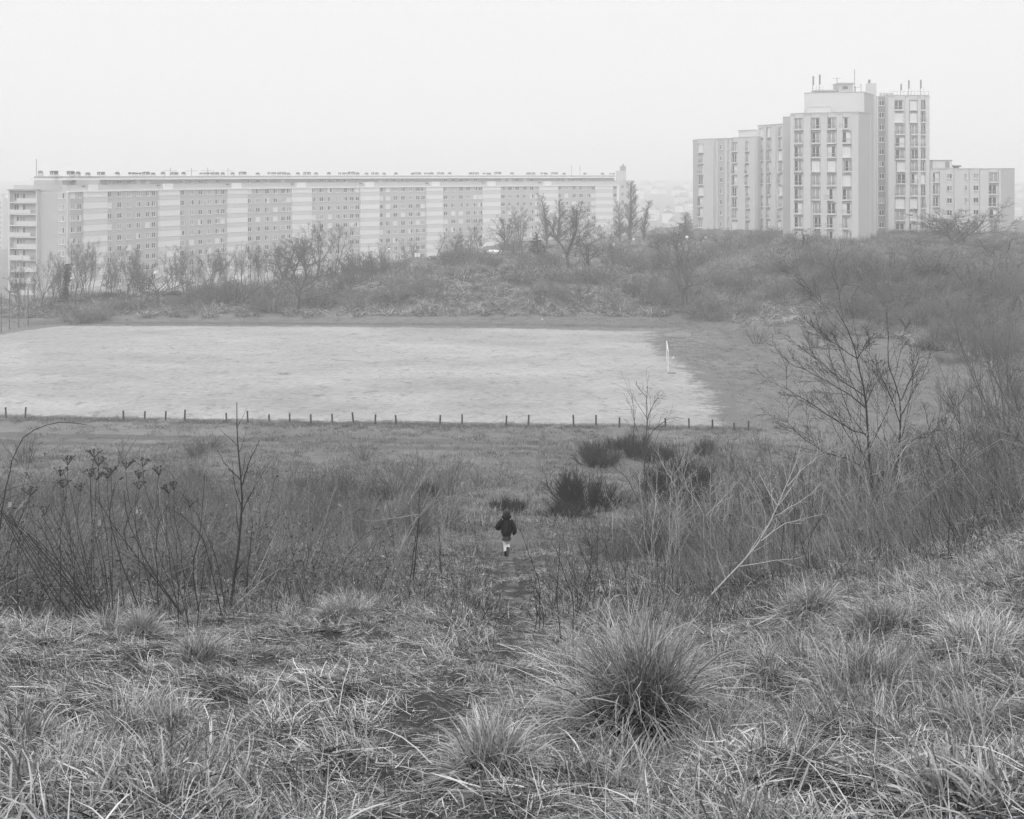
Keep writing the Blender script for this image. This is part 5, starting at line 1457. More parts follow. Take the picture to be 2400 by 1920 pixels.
def woody(name, label, cat, lines, Y, material, kid=(), sides=5, N=10, fine=None, group=None, seed=0, budmat=None):
    r = np.random.default_rng(900 + seed)
    Ps, Rs = [], []
    for ln in lines:
        pts, r0, r1 = ln[:3]; dY = ln[3] if len(ln) > 3 else r.normal(0, .5); g = ln[4] if len(ln) > 4 else False
        y0 = Y + (ln[5] if len(ln) > 5 else 0)
        P, R = laid(pts, y0, dY, N, .010 * Y / 20 + .004, r0, r1, g); Ps.append(P); Rs.append(R)
    P = np.array(Ps); R = np.array(Rs)
    b = P[0, 0]
    o = empty(name, (b[0], b[1], hz(b[0], b[1])))
    off = -np.array(o.location)
    st = MB(); st.tubes(P, R * (.74 if material is M_bark_p else 1.0), sides)
    st.build('stems', material, o, loc=off, smooth=True)
    if kid:
        tw = MB(); cp, cr = P, R
        for kw in kid:
            cp, cr = kids(cp, cr, kw[0], r, *kw[1:]); tw.tubes(cp, cr, 3)
        tag(tw.build('twigs', fine or material, o, loc=off), kind='stuff')
    tag(o, label, cat, group)
    return o

woody('small_tree', 'near dark bare tree with two stems fanning out over the right of the pitch', 'tree', [
    ([(2058, 1330), (2049, 1200), (2042, 1110), (2035, 1030), (2030, 943), (2020, 885), (2009, 839), (1996, 790), (1962, 728)], 0.051, .007, .6, True),
    ([(2104, 1300), (2103, 1104), (2110, 1010), (2111, 943), (2097, 895), (2080, 850), (2083, 776)], 0.041, .007, -.5, True, .4),
    ([(2035, 1020), (1990, 1005), (1945, 975), (1900, 945), (1850, 915), (1832, 900)], 0.023, .004, -1.2),
    ([(2032, 960), (2000, 930), (1940, 895), (1890, 868), (1840, 850)], 0.019, .004, 1.0),
    ([(2028, 930), (1975, 893), (1925, 850), (1880, 818)], 0.018, .004, 1.4),
    ([(2010, 842), (1970, 815), (1930, 790), (1890, 752)], 0.013, .004, .5),
    ([(2010, 840), (2025, 815), (2038, 787)], 0.013, .004, -.8),
    ([(2111, 940), (2139, 878), (2153, 839), (2180, 828)], 0.019, .004, .7),
    ([(2111, 1000), (2096, 950), (2062, 873), (2040, 835)], 0.018, .004, -1.0),
    ([(2035, 1100), (1985, 1075), (1930, 1060), (1880, 1025), (1835, 980)], 0.019, .004, -1.4),
    ([(2112, 1050), (2160, 1020), (2210, 1005)], 0.016, .004, .4),
    ([(2030, 950), (2050, 900), (2075, 870)], 0.013, .004, 1.2)], 30.0, M_bark,
    [(13, .15, 1.0, (16, 45), (.22, .5), .45, 7, .04, .06, .3, .35, .005), (6, .2, 1.0, (18, 45), (.3, .6), .65, 5, .04, .08, .4, .4, .004), (4, .2, 1.0, (20, 45), (.35, .6), .7, 3, .03, .1, .5, .4, .003)], sides=6, N=14, seed=1)

woody('slim_sapling', 'slim bare sapling rising past the fence posts above the broom', 'sapling', [
    ([(1522, 1312), (1518, 1240), (1512, 1160), (1509, 1100), (1515, 1028), (1517, 980), (1513, 925), (1518, 905)], .034, .008, .4, True),
    ([(1517, 985), (1527, 955), (1545, 928), (1560, 922)], .014, .004, .5), ([(1516, 1030), (1536, 1003), (1560, 985), (1590, 978)], .014, .004, -.4),
    ([(1513, 930), (1500, 915), (1490, 900)], .01, .004, .2), ([(1488, 1080), (1487, 1020), (1486, 965), (1480, 925)], .016, .004, .3, False, .8),
    ([(1510, 1090), (1530, 1065), (1545, 1060)], .012, .004, -.5), ([(1500, 1180), (1470, 1120), (1440, 1095), (1400, 1075), (1380, 1060)], .016, .004, -.9)], 34.0, M_bark_m,
    [(8, .2, 1.0, (20, 48), (.22, .45), .55, 5, .03, .07, .3, .4, .0045), (4, .3, 1.0, (20, 50), (.3, .55), .7, 4, .02, .1, .4, .4, .0035)], seed=2)

woody('dark_sapling', 'tall thin dark sapling with budded side shoots on the left of the slope', 'sapling', [
    ([(543, 1392), (552, 1320), (561, 1281), (568, 1192), (565, 1133), (559, 1059), (556, 999), (555, 943)], .026, .006, .4, True),
    ([(566, 1140), (580, 1095), (592, 1065), (608, 1032)], .010, .003, -.4), ([(566, 1128), (540, 1100), (522, 1080), (510, 1055)], .010, .003, .5),
    ([(568, 1190), (556, 1160), (547, 1120), (545, 1085)], .008, .003, -.2), ([(568, 1200), (585, 1160), (605, 1130), (618, 1105)], .009, .003, .3),
    ([(578, 1400), (580, 1330), (588, 1280), (592, 1230)], .014, .005, .3, True, .3)], 17.5, M_bark,
    [(7, .2, 1.0, (22, 50), (.10, .22), .55, 5, .05, .08, .3, .4, .0028), (4, .2, 1.0, (25, 70), (.10, .2), .9, 3, .02, .1, .2, .8, .0035)], seed=3)

woody('bent_sapling', 'bent pale sapling leaning right across the slope beside the girl', 'sapling', [
    ([(906, 1390), (923, 1323), (938, 1290), (959, 1255), (977, 1216)], .024, .018, .2, True),
    ([(977, 1216), (955, 1183), (972, 1155), (1000, 1118), (1033, 1085), (1049, 1053)], .013, .005, .3), ([(978, 1216), (1008, 1187), (1045, 1126), (1075, 1100), (1102, 1085)], .012, .004, -.3),
    ([(980, 1206), (923, 1215), (870, 1222), (847, 1216)], .012, .005, .1), ([(938, 1290), (958, 1240), (985, 1205), (1020, 1175)], .011, .005, .4),
    ([(968, 1220), (962, 1180), (975, 1140), (1005, 1112), (1030, 1098)], .010, .004, -.2), ([(923, 1215), (930, 1190), (940, 1160), (958, 1105)], .008, .003, .3),
    ([(985, 1210), (1015, 1170), (1040, 1150)], .008, .003, -.3), ([(990, 1190), (1015, 1130), (1010, 1080)], .008, .003, .2)], 19.6, M_bark_p,
    [(5, .25, 1.0, (15, 45), (.2, .42), .55, 5, .02, .10, .3, .4, .003), (2, .3, 1.0, (20, 50), (.3, .5), .7, 4, .0, .12, .4, .4, .0025)], seed=4)
woody('dry_weed', 'two straight dark stems standing behind the bent pale sapling', 'plant', [
    ([(970, 1350), (976, 1281), (982, 1212), (984, 1150)], .018, .008, .1, True), ([(962, 1348), (970, 1290), (974, 1255)], .014, .008, .2, True), ([(1034, 1345), (1031, 1290), (1029, 1240)], .012, .006, .1, True, .3)], 21.5, M_bark,
    [(4, .4, 1.0, (20, 45), (.2, .35), .5, 4, .04, .08)], seed=5)

# bleached dead branches on the right
woody('dead_branch', 'thick bleached dead limb slanting up to the right out of the grass', 'dead branch', [
    ([(1632, 1440), (1664, 1398), (1705, 1352), (1745, 1315), (1783, 1268), (1822, 1185), (1842, 1140), (1860, 1108), (1880, 1034)], .021, .006, 1.2, True),
    ([(1783, 1268), (1830, 1232), (1880, 1217), (1930, 1205)], .012, .004, .5), ([(1783, 1265), (1764, 1220), (1744, 1173), (1738, 1165)], .011, .004, -.4),
    ([(1822, 1186), (1800, 1150), (1789, 1128), (1780, 1105)], .010, .004, .6), ([(1816, 1209), (1850, 1190), (1880, 1173), (1925, 1135)], .010, .004, .3), ([(1700, 1358), (1692, 1330), (1680, 1305)], .008, .004, .2),
    ([(1845, 1140), (1880, 1100), (1925, 1065), (1960, 1050)], .009, .003, .4)], 17.5, M_bark_p,
    [(7, .2, 1.0, (20, 50), (.18, .42), .55, 5, .04, .10, .3, .4, .003), (3, .3, 1.0, (20, 50), (.3, .5), .7, 4, .02, .12, .4, .4, .0025)], seed=6)
woody('dead_branch', 'tall pale dead elder shoots crossing in front of the largest broom', 'dead branch', [
    ([(1655, 1345), (1650, 1298), (1649, 1197), (1625, 1165), (1608, 1143), (1600, 1105), (1612, 1081)], .017, .006, .4, True), ([(1592, 1330), (1590, 1226), (1581, 1134), (1580, 1108), (1605, 1084)], .016, .006, -.3, True),
    ([(1581, 1140), (1560, 1100), (1543, 1066), (1530, 1050)], .010, .004, .5), ([(1668, 1330), (1665, 1230), (1664, 1150), (1666, 1090)], .015, .005, .4, True), ([(1706, 1340), (1706, 1244), (1707, 1137), (1705, 1090), (1712, 1042)], .016, .005, -.4, True),
    ([(1655, 1209), (1691, 1173), (1720, 1140), (1740, 1115)], .010, .004, .4), ([(1800, 1330), (1792, 1188), (1762, 1137), (1745, 1087), (1736, 1028)], .015, .005, .3, True), ([(1665, 1160), (1690, 1130), (1680, 1095)], .008, .003, .2),
    ([(1762, 1137), (1785, 1105), (1800, 1070)], .009, .004, -.3), ([(1640, 1200), (1615, 1215), (1600, 1240)], .008, .004, .2), ([(1850, 1330), (1838, 1200), (1818, 1110), (1790, 1062), (1770, 1040)], .014, .004, .4, True)], 22.0, M_bark_p,
    [(8, .2, 1.0, (20, 50), (.18, .42), .55, 5, .05, .10, .3, .4, .004), (3, .3, 1.0, (20, 55), (.3, .5), .7, 4, .02, .12, .4, .4, .003)], seed=7)
woody('dead_branch', 'pale dead branches tangled in front of the near dark tree', 'dead branch', [
    ([(1998, 1400), (1997, 1274), (1993, 1135), (1991, 1058), (1998, 1010), (2005, 950)], .019, .006, .5, True), ([(2070, 1380), (2073, 1298), (2084, 1135), (2108, 1041), (2139, 978), (2155, 902)], .020, .006, .3, True),
    ([(2012, 1380), (2009, 1260), (2009, 1135), (2031, 1030), (2090, 954), (2110, 930)], .017, .005, -.5, True), ([(2017, 1239), (2108, 1200), (2160, 1175), (2195, 1149)], .011, .004, .3),
    ([(2009, 1205), (2087, 1163), (2130, 1130), (2160, 1090)], .011, .004, -.5), ([(1760, 1291), (1800, 1240), (1823, 1184), (1864, 1083), (1876, 1060)], .015, .005, .6, True, -2), ([(2031, 1035), (1990, 985), (1965, 930), (1958, 905)], .010, .004, .5),
    ([(2108, 1041), (2060, 1045), (2030, 1060)], .009, .004, .3), ([(2005, 1130), (1970, 1090), (1940, 1060), (1925, 1000)], .010, .004, -.3), ([(2084, 1140), (2130, 1110), (2145, 1085), (2140, 1060)], .009, .004, .4),
    ([(2165, 1360), (2150, 1250), (2142, 1150), (2165, 1120)], .012, .004, .4, True), ([(1925, 1360), (1930, 1250), (1915, 1150), (1900, 1090)], .013, .004, .4, True)], 25.0, M_bark_p,
    [(8, .2, 1.0, (20, 50), (.18, .42), .55, 5, .06, .10, .3, .4, .004), (4, .3, 1.0, (20, 55), (.3, .5), .7, 4, .03, .12, .4, .4, .003)], seed=8)
woody('bramble_cane', 'long dry bramble canes looping over the right edge of the slope', 'bramble', [
    ([(2180, 1140), (2250, 1090), (2310, 1050), (2345, 1030), (2400, 1045)], .010, .004, .5), ([(2150, 1180), (2230, 1120), (2300, 1060), (2340, 1040)], .010, .004, -.3, True), ([(2240, 1330), (2215, 1250), (2200, 1180), (2190, 1120)], .011, .004, .3, True),
    ([(2390, 1330), (2370, 1200), (2365, 1100), (2355, 1025)], .010, .004, .3, True), ([(2260, 1180), (2330, 1140), (2400, 1130)], .008, .004, .4), ([(2150, 1290), (2230, 1262), (2290, 1225)], .010, .004, .3, True)], 24.0, M_stalk if False else M_bark_p,
    [(5, .2, 1.0, (25, 60), (.12, .3), .6, 5, -.02, .12, .3, .4, .003)], seed=9)
woody('bramble_cane', 'dark arching thorny cane bowing in from the left edge', 'bramble', [
    ([(-30, 1420), (-12, 1300), (2, 1210), (12, 1160), (20, 1120), (28, 1080), (45, 1040), (62, 1018), (88, 1004), (118, 993), (152, 990), (178, 992), (200, 995)], .0085, .002, .5, True)], 8.0, M_bark,
    [(14, .1, 1.0, (40, 80), (.015, .04), .6, 3, .0, .1, .3, .4, .001)], N=26, seed=10)
woody('bramble_cane', 'pale thin canes bowing in below the dark arching cane', 'bramble', [
    ([(-40, 1300), (-15, 1185), (0, 1155), (25, 1145), (60, 1133), (100, 1130), (142, 1133)], .006, .002, .3, True), ([(-45, 1330), (-20, 1215), (0, 1180), (40, 1160), (80, 1147)], .006, .002, -.3, True), ([(-30, 1300), (0, 1120), (25, 1092)], .005, .002, .3, True)], 9.0, M_bark_m,
    [(6, .2, 1.0, (30, 60), (.05, .12), .6, 4, .0, .1)], N=14, seed=11)
woody('dry_weed', 'sheaf of dark straight canes leaning left at the left edge', 'plant', [
    ([(130 - 8 * k + 22 * (k % 3), 1330 + 5 * (k % 4)), (70 - 9 * k + 12 * (k % 3), 1262 - 6 * k), (10 - 6 * k + 10 * (k % 4), 1215 - 5 * k)], .007, .003, .3 * (k % 3 - 1), True) for k in range(9)] + [
    ([(150 + 14 * k, 1345), (120 + 12 * k, 1280 - 5 * k), (92 + 9 * k, 1225 - 10 * k)], .007, .003, .2, True) for k in range(5)], 13.0, M_bark,
    [(4, .3, 1.0, (15, 45), (.1, .25), .6, 4, .03, .08)], seed=12)
woody('dry_weed', 'dark crossing stems in the grass left of the dark sapling', 'plant', [
    ([(420, 1430), (370, 1360), (330, 1290), (300, 1220), (290, 1150)], .010, .004, .3, True), ([(395, 1400), (340, 1330), (270, 1240), (235, 1180), (222, 1160)], .010, .004, .4, True), ([(315, 1395), (280, 1310), (255, 1210), (270, 1130)], .010, .004, .3, True),
    ([(370, 1380), (365, 1300), (368, 1235), (395, 1180)], .009, .003, .2, True), ([(300, 1290), (290, 1250), (305, 1200), (330, 1160)], .008, .003, .3), ([(460, 1395), (450, 1330), (470, 1250), (478, 1150), (480, 1110)], .008, .003, .2, True),
    ([(500, 1360), (480, 1270), (440, 1215), (395, 1190)], .008, .003, -.2, True), ([(520, 1380), (505, 1300), (460, 1200), (420, 1150)], .007, .003, .3, True), ([(210, 1345), (190, 1260), (165, 1150), (150, 1110)], .007, .003, .2, True)], 14.0, M_bark,
    [(5, .3, 1.0, (15, 45), (.12, .28), .6, 4, .04, .08, .3, .4, .002)], seed=13)
for i, (px, Y, seed, lab) in enumerate([(1358, 15, 1, 'dark upright stalk in the grass above and left of the largest tussock'), (1405, 16, 2, 'dark stalk in the grass straight above the largest tussock'), (1560, 18, 3, 'dark crooked stalk right of the slim sapling foot'), (1888, 19, 4, 'tall dark stalk standing left of the near dark tree'), (1290, 13, 5, 'thin dark stalk close to the right of the trodden path'), (660, 16, 6, 'thin dark stalk in the pale grass right of the dark sapling'), (2230, 17, 7, 'dark slanting stalk in the pale grass near the right edge')]):
    r = np.random.default_rng(seed)
    for k in range(r.integers(3, 6)):
        p0 = px + r.normal(0, 34); yk = Y + r.normal(0, .8); x0, y0 = onray(p0, yk); g = HY - hz(x0, y0) / y0 * F; hh = r.uniform(.45, 1.25) * F / Y * (1.5 if px == 1888 else 1)
        woody('dry_stalk', lab, 'plant', [([(p0, g), (p0 + r.normal(0, 14), g - hh * .5), (p0 + r.normal(0, 36), g - hh)], .006, .0025, r.normal(0, .2), True)], yk, M_bark, [(6, .3, 1.0, (15, 45), (.12, .3), .6, 4, .05, .09, .3, .4, .002)], seed=20 + i * 7 + k, group=lab)

# dead flat-topped flower heads
heads = [(159, 1077), (231, 1078), (221, 1059), (142, 1103), (261, 1097), (295, 1085), (334, 1081), (326, 1109), (372, 1100), (226, 1112), (190, 1139), (148, 1130), (326, 1134), (395, 1143), (408, 1135), (70, 1148), (104, 1194), (445, 1177), (212, 1106), (252, 1108)]
for i, (px, py) in enumerate(heads):
    r = np.random.default_rng(70 + i); Y = 12.6 + r.uniform(-.8, 1.2)
    base = px + (px - 230) * .10 + r.normal(0, 26) + 16; fb = r.uniform(1290, 1400); mid = r.normal(0, 10)
    P, R = laid([(base, fb), (base + (px - base) * .3 + mid, py + .62 * (fb - py)), (px + mid * .6, py + 70), (px, py + 10)], Y, .15, 10, .012, .0048, .0022, True)
    o = empty('dead_flower', P[0]); off = -P[0]
    tag(o, 'dead flat-topped flower head on a thin dark stem in the left clump', 'dead flower', 'dead flower heads in the clump on the left')
    st = MB(); st.tubes(P[None], R[None], 4); st.build('stem', M_bark, o, loc=off)
    hd = MB(); n = 13; top = P[-1]; a = r.uniform(0, 6.28, n); q = .075 * np.sqrt(r.random(n)) + .012
    E = np.c_[top[0] + q * np.cos(a), top[1] + q * np.sin(a), top[2] + .055 + r.normal(0, .008, n)]
    hd.tubes(np.stack([np.repeat((top - [0, 0, .02])[None], n, 0), E], 1), np.full((n, 2), .0022), 3)
    for e in E: hd.lathe([(.002, -.006), (.011, 0), (.008, .008), (.001, .01)], tuple(e), 6)
    hd.build('flower_head', M_pod, o, loc=off)

# ---------------------------------------------------------------- tussocks one can point at
tuss = [  # column, foot row, height, spread, blades, label
    (1512, 1735, .80, .15, 1100, 'largest grass tussock, tall and drooping, right of the trodden path'),
    (1205, 1835, .36, .12, 900, 'dark compact tussock at the bottom beside the path'),
    (1985, 1640, .44, .20, 900, 'broad tussock right of the largest one'),
    (2330, 1735, .30, .20, 420, 'coarse tussock at the right edge above the corner one'),
    (2270, 1895, .26, .22, 420, 'coarse tussock in the bottom right corner'),
    (490, 1560, .40, .16, 700, 'leaning dark tussock in the left foreground'),
    (345, 1740, .34, .18, 600, 'bent broad-bladed tussock low on the left'),
    (800, 1465, .50, .22, 900, 'dense tussock left of the path beyond the foreground'),
    (985, 1445, .28, .16, 360, 'small dense tussock nearest the left side of the path'),
    (310, 1505, .42, .18, 700, 'arching pale tussock at the left below the dark stems'),
    (1880, 1460, .5, .22, 800, 'arching pale tussock right of the bleached limb'),
    (2060, 1500, .44, .22, 750, 'pale drooping tussock right of the arching one'),
    (2300, 1530, .46, .22, 800, 'pale arching tussock at the right edge'),
    (1310, 1560, .24, .16, 320, 'flattened tussock between the path and the largest one'),
    (70, 1760, .30, .16, 260, 'coarse broad-leaved tussock at the left edge'),
    (190, 1790, .22, .15, 300, 'low dark tussock right of the coarse broad-leaved one'),
    (1140, 1610, .20, .14, 260, 'pale combed tussock beside the path, left of the dark compact one'),
    (690, 1700, .20, .14, 260, 'low tussock in the middle of the left foreground'),
    (370, 1880, .22, .15, 280, 'low green tussock at the bottom left'),
    (1760, 1790, .20, .15, 260, 'low tussock at the bottom between the largest and the corner ones'),
]
for i, (px, py, h, sp, n, lab) in enumerate(tuss):
    r = np.random.default_rng(300 + i); x, y, z = at(px, py)
    b = MB(); w = .0030 if i not in (3, 4, 14) else .0042
    la = 3.7 if i == 0 else r.uniform(0, 6.28)
    for k in range(5):
        dx, dy = r.normal(0, sp * (.45 if i else .24), 2) * (1.3, .8); hk = h * r.uniform(.7, 1.05); c = MB(); up = 64 if i == 0 else 50
        blades(c, int(n * .2), r, sp * .36, (up, 94), (hk * .7, hk * 1.22), (w * .6, w * 1.4), .40, tone=(.45, 1.9), kink=.3, z=-.04)
        blades(c, int(n * .11), r, sp * .5, (5, 55), (hk * .6, hk * 1.2), (w * .8, w * 1.7), .75, az=la + r.normal(0, .8), azs=1.0, tone=(.5, 1.75), kink=.4, z=-.03)
        blades(c, int(n * .06), r, sp * .5, (30, 92), (hk * .3, hk * .8), (w * .8, w * 1.5), .3, tone=(.2, .8), m=1, z=-.03)
        for V, T in zip(c.V, c.T): V += np.array([dx, dy, float(H(np.array([x + dx]), np.array([y + dy]))[0]) - z])
        base_n = b.n; b.V += c.V; b.T += c.T; b.n += c.n
        for key_, fl in c.F.items(): b.F.setdefault(key_, []).extend([f + base_n for f in fl])
    blades(b, n // 6, r, sp * 1.5, (-4, 18), (h * .4, h * .9), (w * .8, w * 1.6), .15, az=-1.57, azs=.9, tone=(.7, 1.8), kink=.4, z=.02)
    o = b.build('grass_tussock', [M_straw, M_green], tone=True, loc=(x, y, z))
    tag(o, lab, 'grass tussock', 'grass tussocks on the near slope')

# ---------------------------------------------------------------- posts, goal, catch fence
M_post = mat('post_wood', .055, .9, .15, var=.2, vscale=6, rnd=.2)
M_goal = mat('goal_paint', .70, .5, .3)
pm = MB(); pm.prism([(math.cos(a) * .075, math.sin(a) * .075) for a in np.arange(8) * math.pi / 4], -.35, .92)
m_post = pm.mesh('fence_post', M_post)
post_px = [14, 59, 290, 339, 388, 433, 531, 581, 630, 679, 728.6, 779, 829, 879, 929, 1031, 1083, 1186, 1238, 1344.5, 1397, 1451.6, 1560, 1615, 1670, 1718, 1751]
for i, px in enumerate(post_px):
    y = 99.5
    for _ in range(6): y = float(yn_field((px - CX) / F * y)) - .35
    x = (px - CX) / F * y
    if px > 1690: y -= .6
    s = {1718: .72, 630: .8}.get(px, random.uniform(.86, 1.12))
    o = link('fence_post', m_post, loc=(x, y, hz(x, y)), rot=(random.gauss(0, .04), .16 if px == 1751 else random.gauss(0, .05), random.random() * 3), scale=(1, 1, s))
    extra = {1751: 'tilted dark wooden post at the right end of the row', 1718: 'short dark wooden post beside the tilted one at the right end', 14: 'dark wooden post at the left end of the row by the pitch'}.get(px)
    tag(o, extra or ('dark wooden post, ' + ord_of(i) + ' from the left in the row along the pitch'), 'fence post', 'row of wooden posts along the near side of the pitch')

def goal():
    x, y, z = at(1566, 876); x2, y2 = onray(1562.5, y + 7.32); z2 = hz(x2, y2)
    o = empty('goal', (x, y, z)); tag(o, 'white football goal frame without a net seen almost end on', 'goal')
    for p in ((x, y, z), (x2, y2, z2)):
        mb = MB(); mb.lathe([(.05, -.2), (.05, 2.44)], p, 10); mb.build('goal_post', M_goal, o, loc=-np.array(o.location))
    mb = MB(); mb.tubes(np.array([[[x, y - .06, z + 2.41], [x2, y2 + .06, z2 + 2.41]]]), np.array([[.05, .05]]), 10, cap=True); mb.build('crossbar', M_goal, o, loc=-np.array(o.location))
    mb = MB(); mb.box((x + .35, y - .1, z + .05), (.9, .25, .08)); mb.build('base_plate', M_bark_m, o, loc=-np.array(o.location))
goal()

def catch_fence():
    feet = [(-30, 786), (3, 779), (22, 773), (44, 768), (66, 764)]
    P = [at(*f) for f in feet]
    o = empty('ball_fence', P[2]); off = -np.array(P[2]); tag(o, 'tall wire ball fence on thin poles at the left end of the pitch', 'fence')
    for p in P:
        mb = MB(); mb.lathe([(.08, -.3), (.075, 5.3)], p, 8); mb.build('fence_pole', M_dark, o, loc=off)
    p = P[-1]; mb = MB(); mb.tubes(np.array([[[p[0] - .55, p[1], p[2] - .1], [p[0] - .05, p[1], p[2] + 5.0]]]), np.full((1, 2), .045), 6); mb.tubes(np.array([[[p[0] - .4, p[1], p[2] + 1.3], [p[0], p[1], p[2] + 1.3]]]), np.full((1, 2), .03), 5)
    mb.build('brace', M_kerb, o, loc=off)
    w = MB()
    for a, b in zip(P[:-1], P[1:]):
        a, b = np.array(a), np.array(b)
        hs = np.arange(.1, 5.2, .25); w.tubes(np.stack([a + np.c_[hs * 0, hs * 0, hs], b + np.c_[hs * 0, hs * 0, hs]], 1), np.full((len(hs), 2), .004), 3)
        t = np.linspace(0, 1, 14)[:, None]; q = a + (b - a) * t; w.tubes(np.stack([q, q + [0, 0, 5.2]], 1), np.full((14, 2), .004), 3)
    tag(w.build('wire_mesh', M_kerb, o, loc=off), kind='stuff')
catch_fence()

# ---------------------------------------------------------------- terrace furniture, huts, far houses
def lamp(px, py, Y, lab):
    x, y = onray(px, Y); z = hz(x, y); zt = -(py - HY) / F * y
    o = empty('street_lamp', (x, y, z)); tag(o, lab, 'street lamp', 'globe lamps on the terrace')
    mb = MB(); mb.lathe([(.07, -.3), (.05, max(1.5, zt - z - .25))], n=8); mb.build('pole', M_kerb, o)
    mb = MB(); t = np.linspace(-1.4, 1.57, 9); mb.lathe([(max(.01, .32 * math.cos(a)), max(1.5, zt - z - .25) + .3 + .32 * math.sin(a)) for a in t], n=12); mb.build('globe', M_white, o, smooth=True)
for a in [(912, 586, 240, 'globe lamp above the bush nearest the notice board'), (1128, 593, 236, 'globe lamp at the left end of the white flat roof'), (1367, 580, 244, 'globe lamp left of the gabled hut'), (1438, 586, 246, 'globe lamp right of the gabled hut'), (1485, 582, 250, 'globe lamp under the tallest poplar'), (1610, 585, 236, 'globe lamp behind the dark many-limbed tree'), (1654, 592, 234, 'globe lamp between the dark many-limbed tree and the tower block')]: lamp(*a)

def board():
    x, y, z = at(978, 625); o = empty('notice_board', (x, y, z)); tag(o, 'pair of white notice panels on a post before the long block', 'notice board')
    zt = -(593 - HY) / F * y - z
    for dx in (-.28, .28):
        mb = MB(); mb.box((dx, 0, zt - .38), (.46, .05, .76)); mb.build('panel', M_white, o)
    mb = MB(); mb.box((0, .06, zt / 2 - .1), (.07, .07, zt)); mb.build('post', M_kerb, o)
board()

def pavilion():
    Y = 250; x0, x1 = onray(1140, Y)[0], onray(1222, Y)[0]; zt = -(590 - HY) / F * Y
    o = empty('pavilion', ((x0 + x1) / 2, Y, zt - 3.2)); tag(o, 'low pavilion with white flat roof behind the bare trees', 'pavilion')
    off = -np.array(o.location)
    mb = MB(); mb.prism([(x0, Y), (x1, Y - .8), (x1 + .5, Y + 6), (x0 + .5, Y + 6)], zt - .75, zt); mb.build('roof', M_white, o, loc=off)
    mb = MB(); mb.prism([(x0 + .5, Y + .5), (x1 - .4, Y - .2), (x1, Y + 5.6), (x0 + .9, Y + 5.6)], zt - 4, zt - .76); mb.build('wall', M_wall, o, loc=off)
    for k in range(4):
        mb = MB(); mb.box((x0 + 1.4 + k * 1.5, Y + .28, zt - 1.7), (.9, .1, 1.0), rz=-.1); mb.build('window', M_glass, o, loc=off)
pavilion()
def hut(px0, px1, py, Y, lab, gable=True):
    x0, x1 = onray(px0, Y)[0], onray(px1, Y)[0]; zt = -(py - HY) / F * Y; w = x1 - x0
    o = empty('hut', ((x0 + x1) / 2, Y, hz((x0 + x1) / 2, Y))); off = -np.array(o.location); tag(o, lab, 'hut')
    zb = hz((x0 + x1) / 2, Y) - .5; ze = zt - .9
    mb = MB(); mb.box(((x0 + x1) / 2, Y + 1.5, (zb + ze) / 2), (w, 3.0, ze - zb), rz=.0); mb.build('wall', M_span_d, o, loc=off)
    V = np.array([(x0 - .2, Y - .3, ze), (x1 + .1, Y - .3, ze), (x1 + .1, Y + 3.3, ze), (x0 - .2, Y + 3.3, ze), (x0 - .2, Y + 1.5, zt), (x1 + .1, Y + 1.5, zt)])
    mb = MB(); mb.add(V, [np.array([(0, 1, 5, 4), (2, 3, 4, 5), (0, 3, 2, 1)]), np.array([(1, 2, 5), (3, 0, 4)])]); mb.build('roof', M_white, o, loc=off)
    mb = MB(); mb.add(np.array([(x1 + .11, Y - .2, ze + .03), (x1 + .11, Y + 3.2, ze + .03), (x1 + .11, Y + 1.5, zt - .05), (x1 + .2, Y - .2, ze + .03), (x1 + .2, Y + 3.2, ze + .03), (x1 + .2, Y + 1.5, zt - .05)]), [np.array([(0, 2, 1), (3, 4, 5)]), np.array([(0, 1, 4, 3), (1, 2, 5, 4), (2, 0, 3, 5)])]); mb.build('gable_end', M_dark, o, loc=off)
hut(1378, 1412, 594, 248, 'small gabled hut with white roof and dark gable end')
hut(1476, 1512, 597, 256, 'pale roofed shed below the poplars'); hut(1272, 1306, 584, 262, 'pale roofed shed between the conifer and the long pale trunk')

M_hroof = mat('house_roof', .16, .9, .2, rnd=.4); M_hwall = mat('house_wall', .72, .8, .2, rnd=.15)
hm = []
for k in range(3):
    w, d, h, rf = ((10, 8, 5.5, 3), (14, 9, 6.5, 3.4), (8, 8, 8, 2.6))[k]
    b1 = MB(); b1.box((0, 0, h / 2 - 1), (w, d, h + 2))
    b2 = MB(); V = np.array([(-w / 2 - .4, -d / 2 - .4, h), (w / 2 + .4, -d / 2 - .4, h), (w / 2 + .4, d / 2 + .4, h), (-w / 2 - .4, d / 2 + .4, h), (-w / 2 - .4, 0, h + rf), (w / 2 + .4, 0, h + rf)])
    b2.add(V, [np.array([(0, 1, 5, 4), (2, 3, 4, 5), (0, 3, 2, 1)]), np.array([(1, 2, 5), (3, 0, 4)])]); b2.box((w * .25, 1, h + rf), (.9, .9, 1.6))
    b3 = MB()
    for zz in np.arange(1.6, h - 1, 2.7):
        for xx in np.linspace(-w / 2 + 1.6, w / 2 - 1.6, 4): b3.box((xx, -d / 2, zz), (1.0, .12, 1.3))
    hm.append((b1.mesh('wall', M_hwall), b2.mesh('roof', M_hroof), b3.mesh('window', M_glass)))
r = np.random.default_rng(44)
spots = [(r.uniform(1485, 1640), r.uniform(850, 1900)) for _ in range(34)] + [(r.uniform(2376, 2440), r.uniform(700, 1900)) for _ in range(9)] + [(r.uniform(-40, 30), r.uniform(500, 1500)) for _ in range(12)]
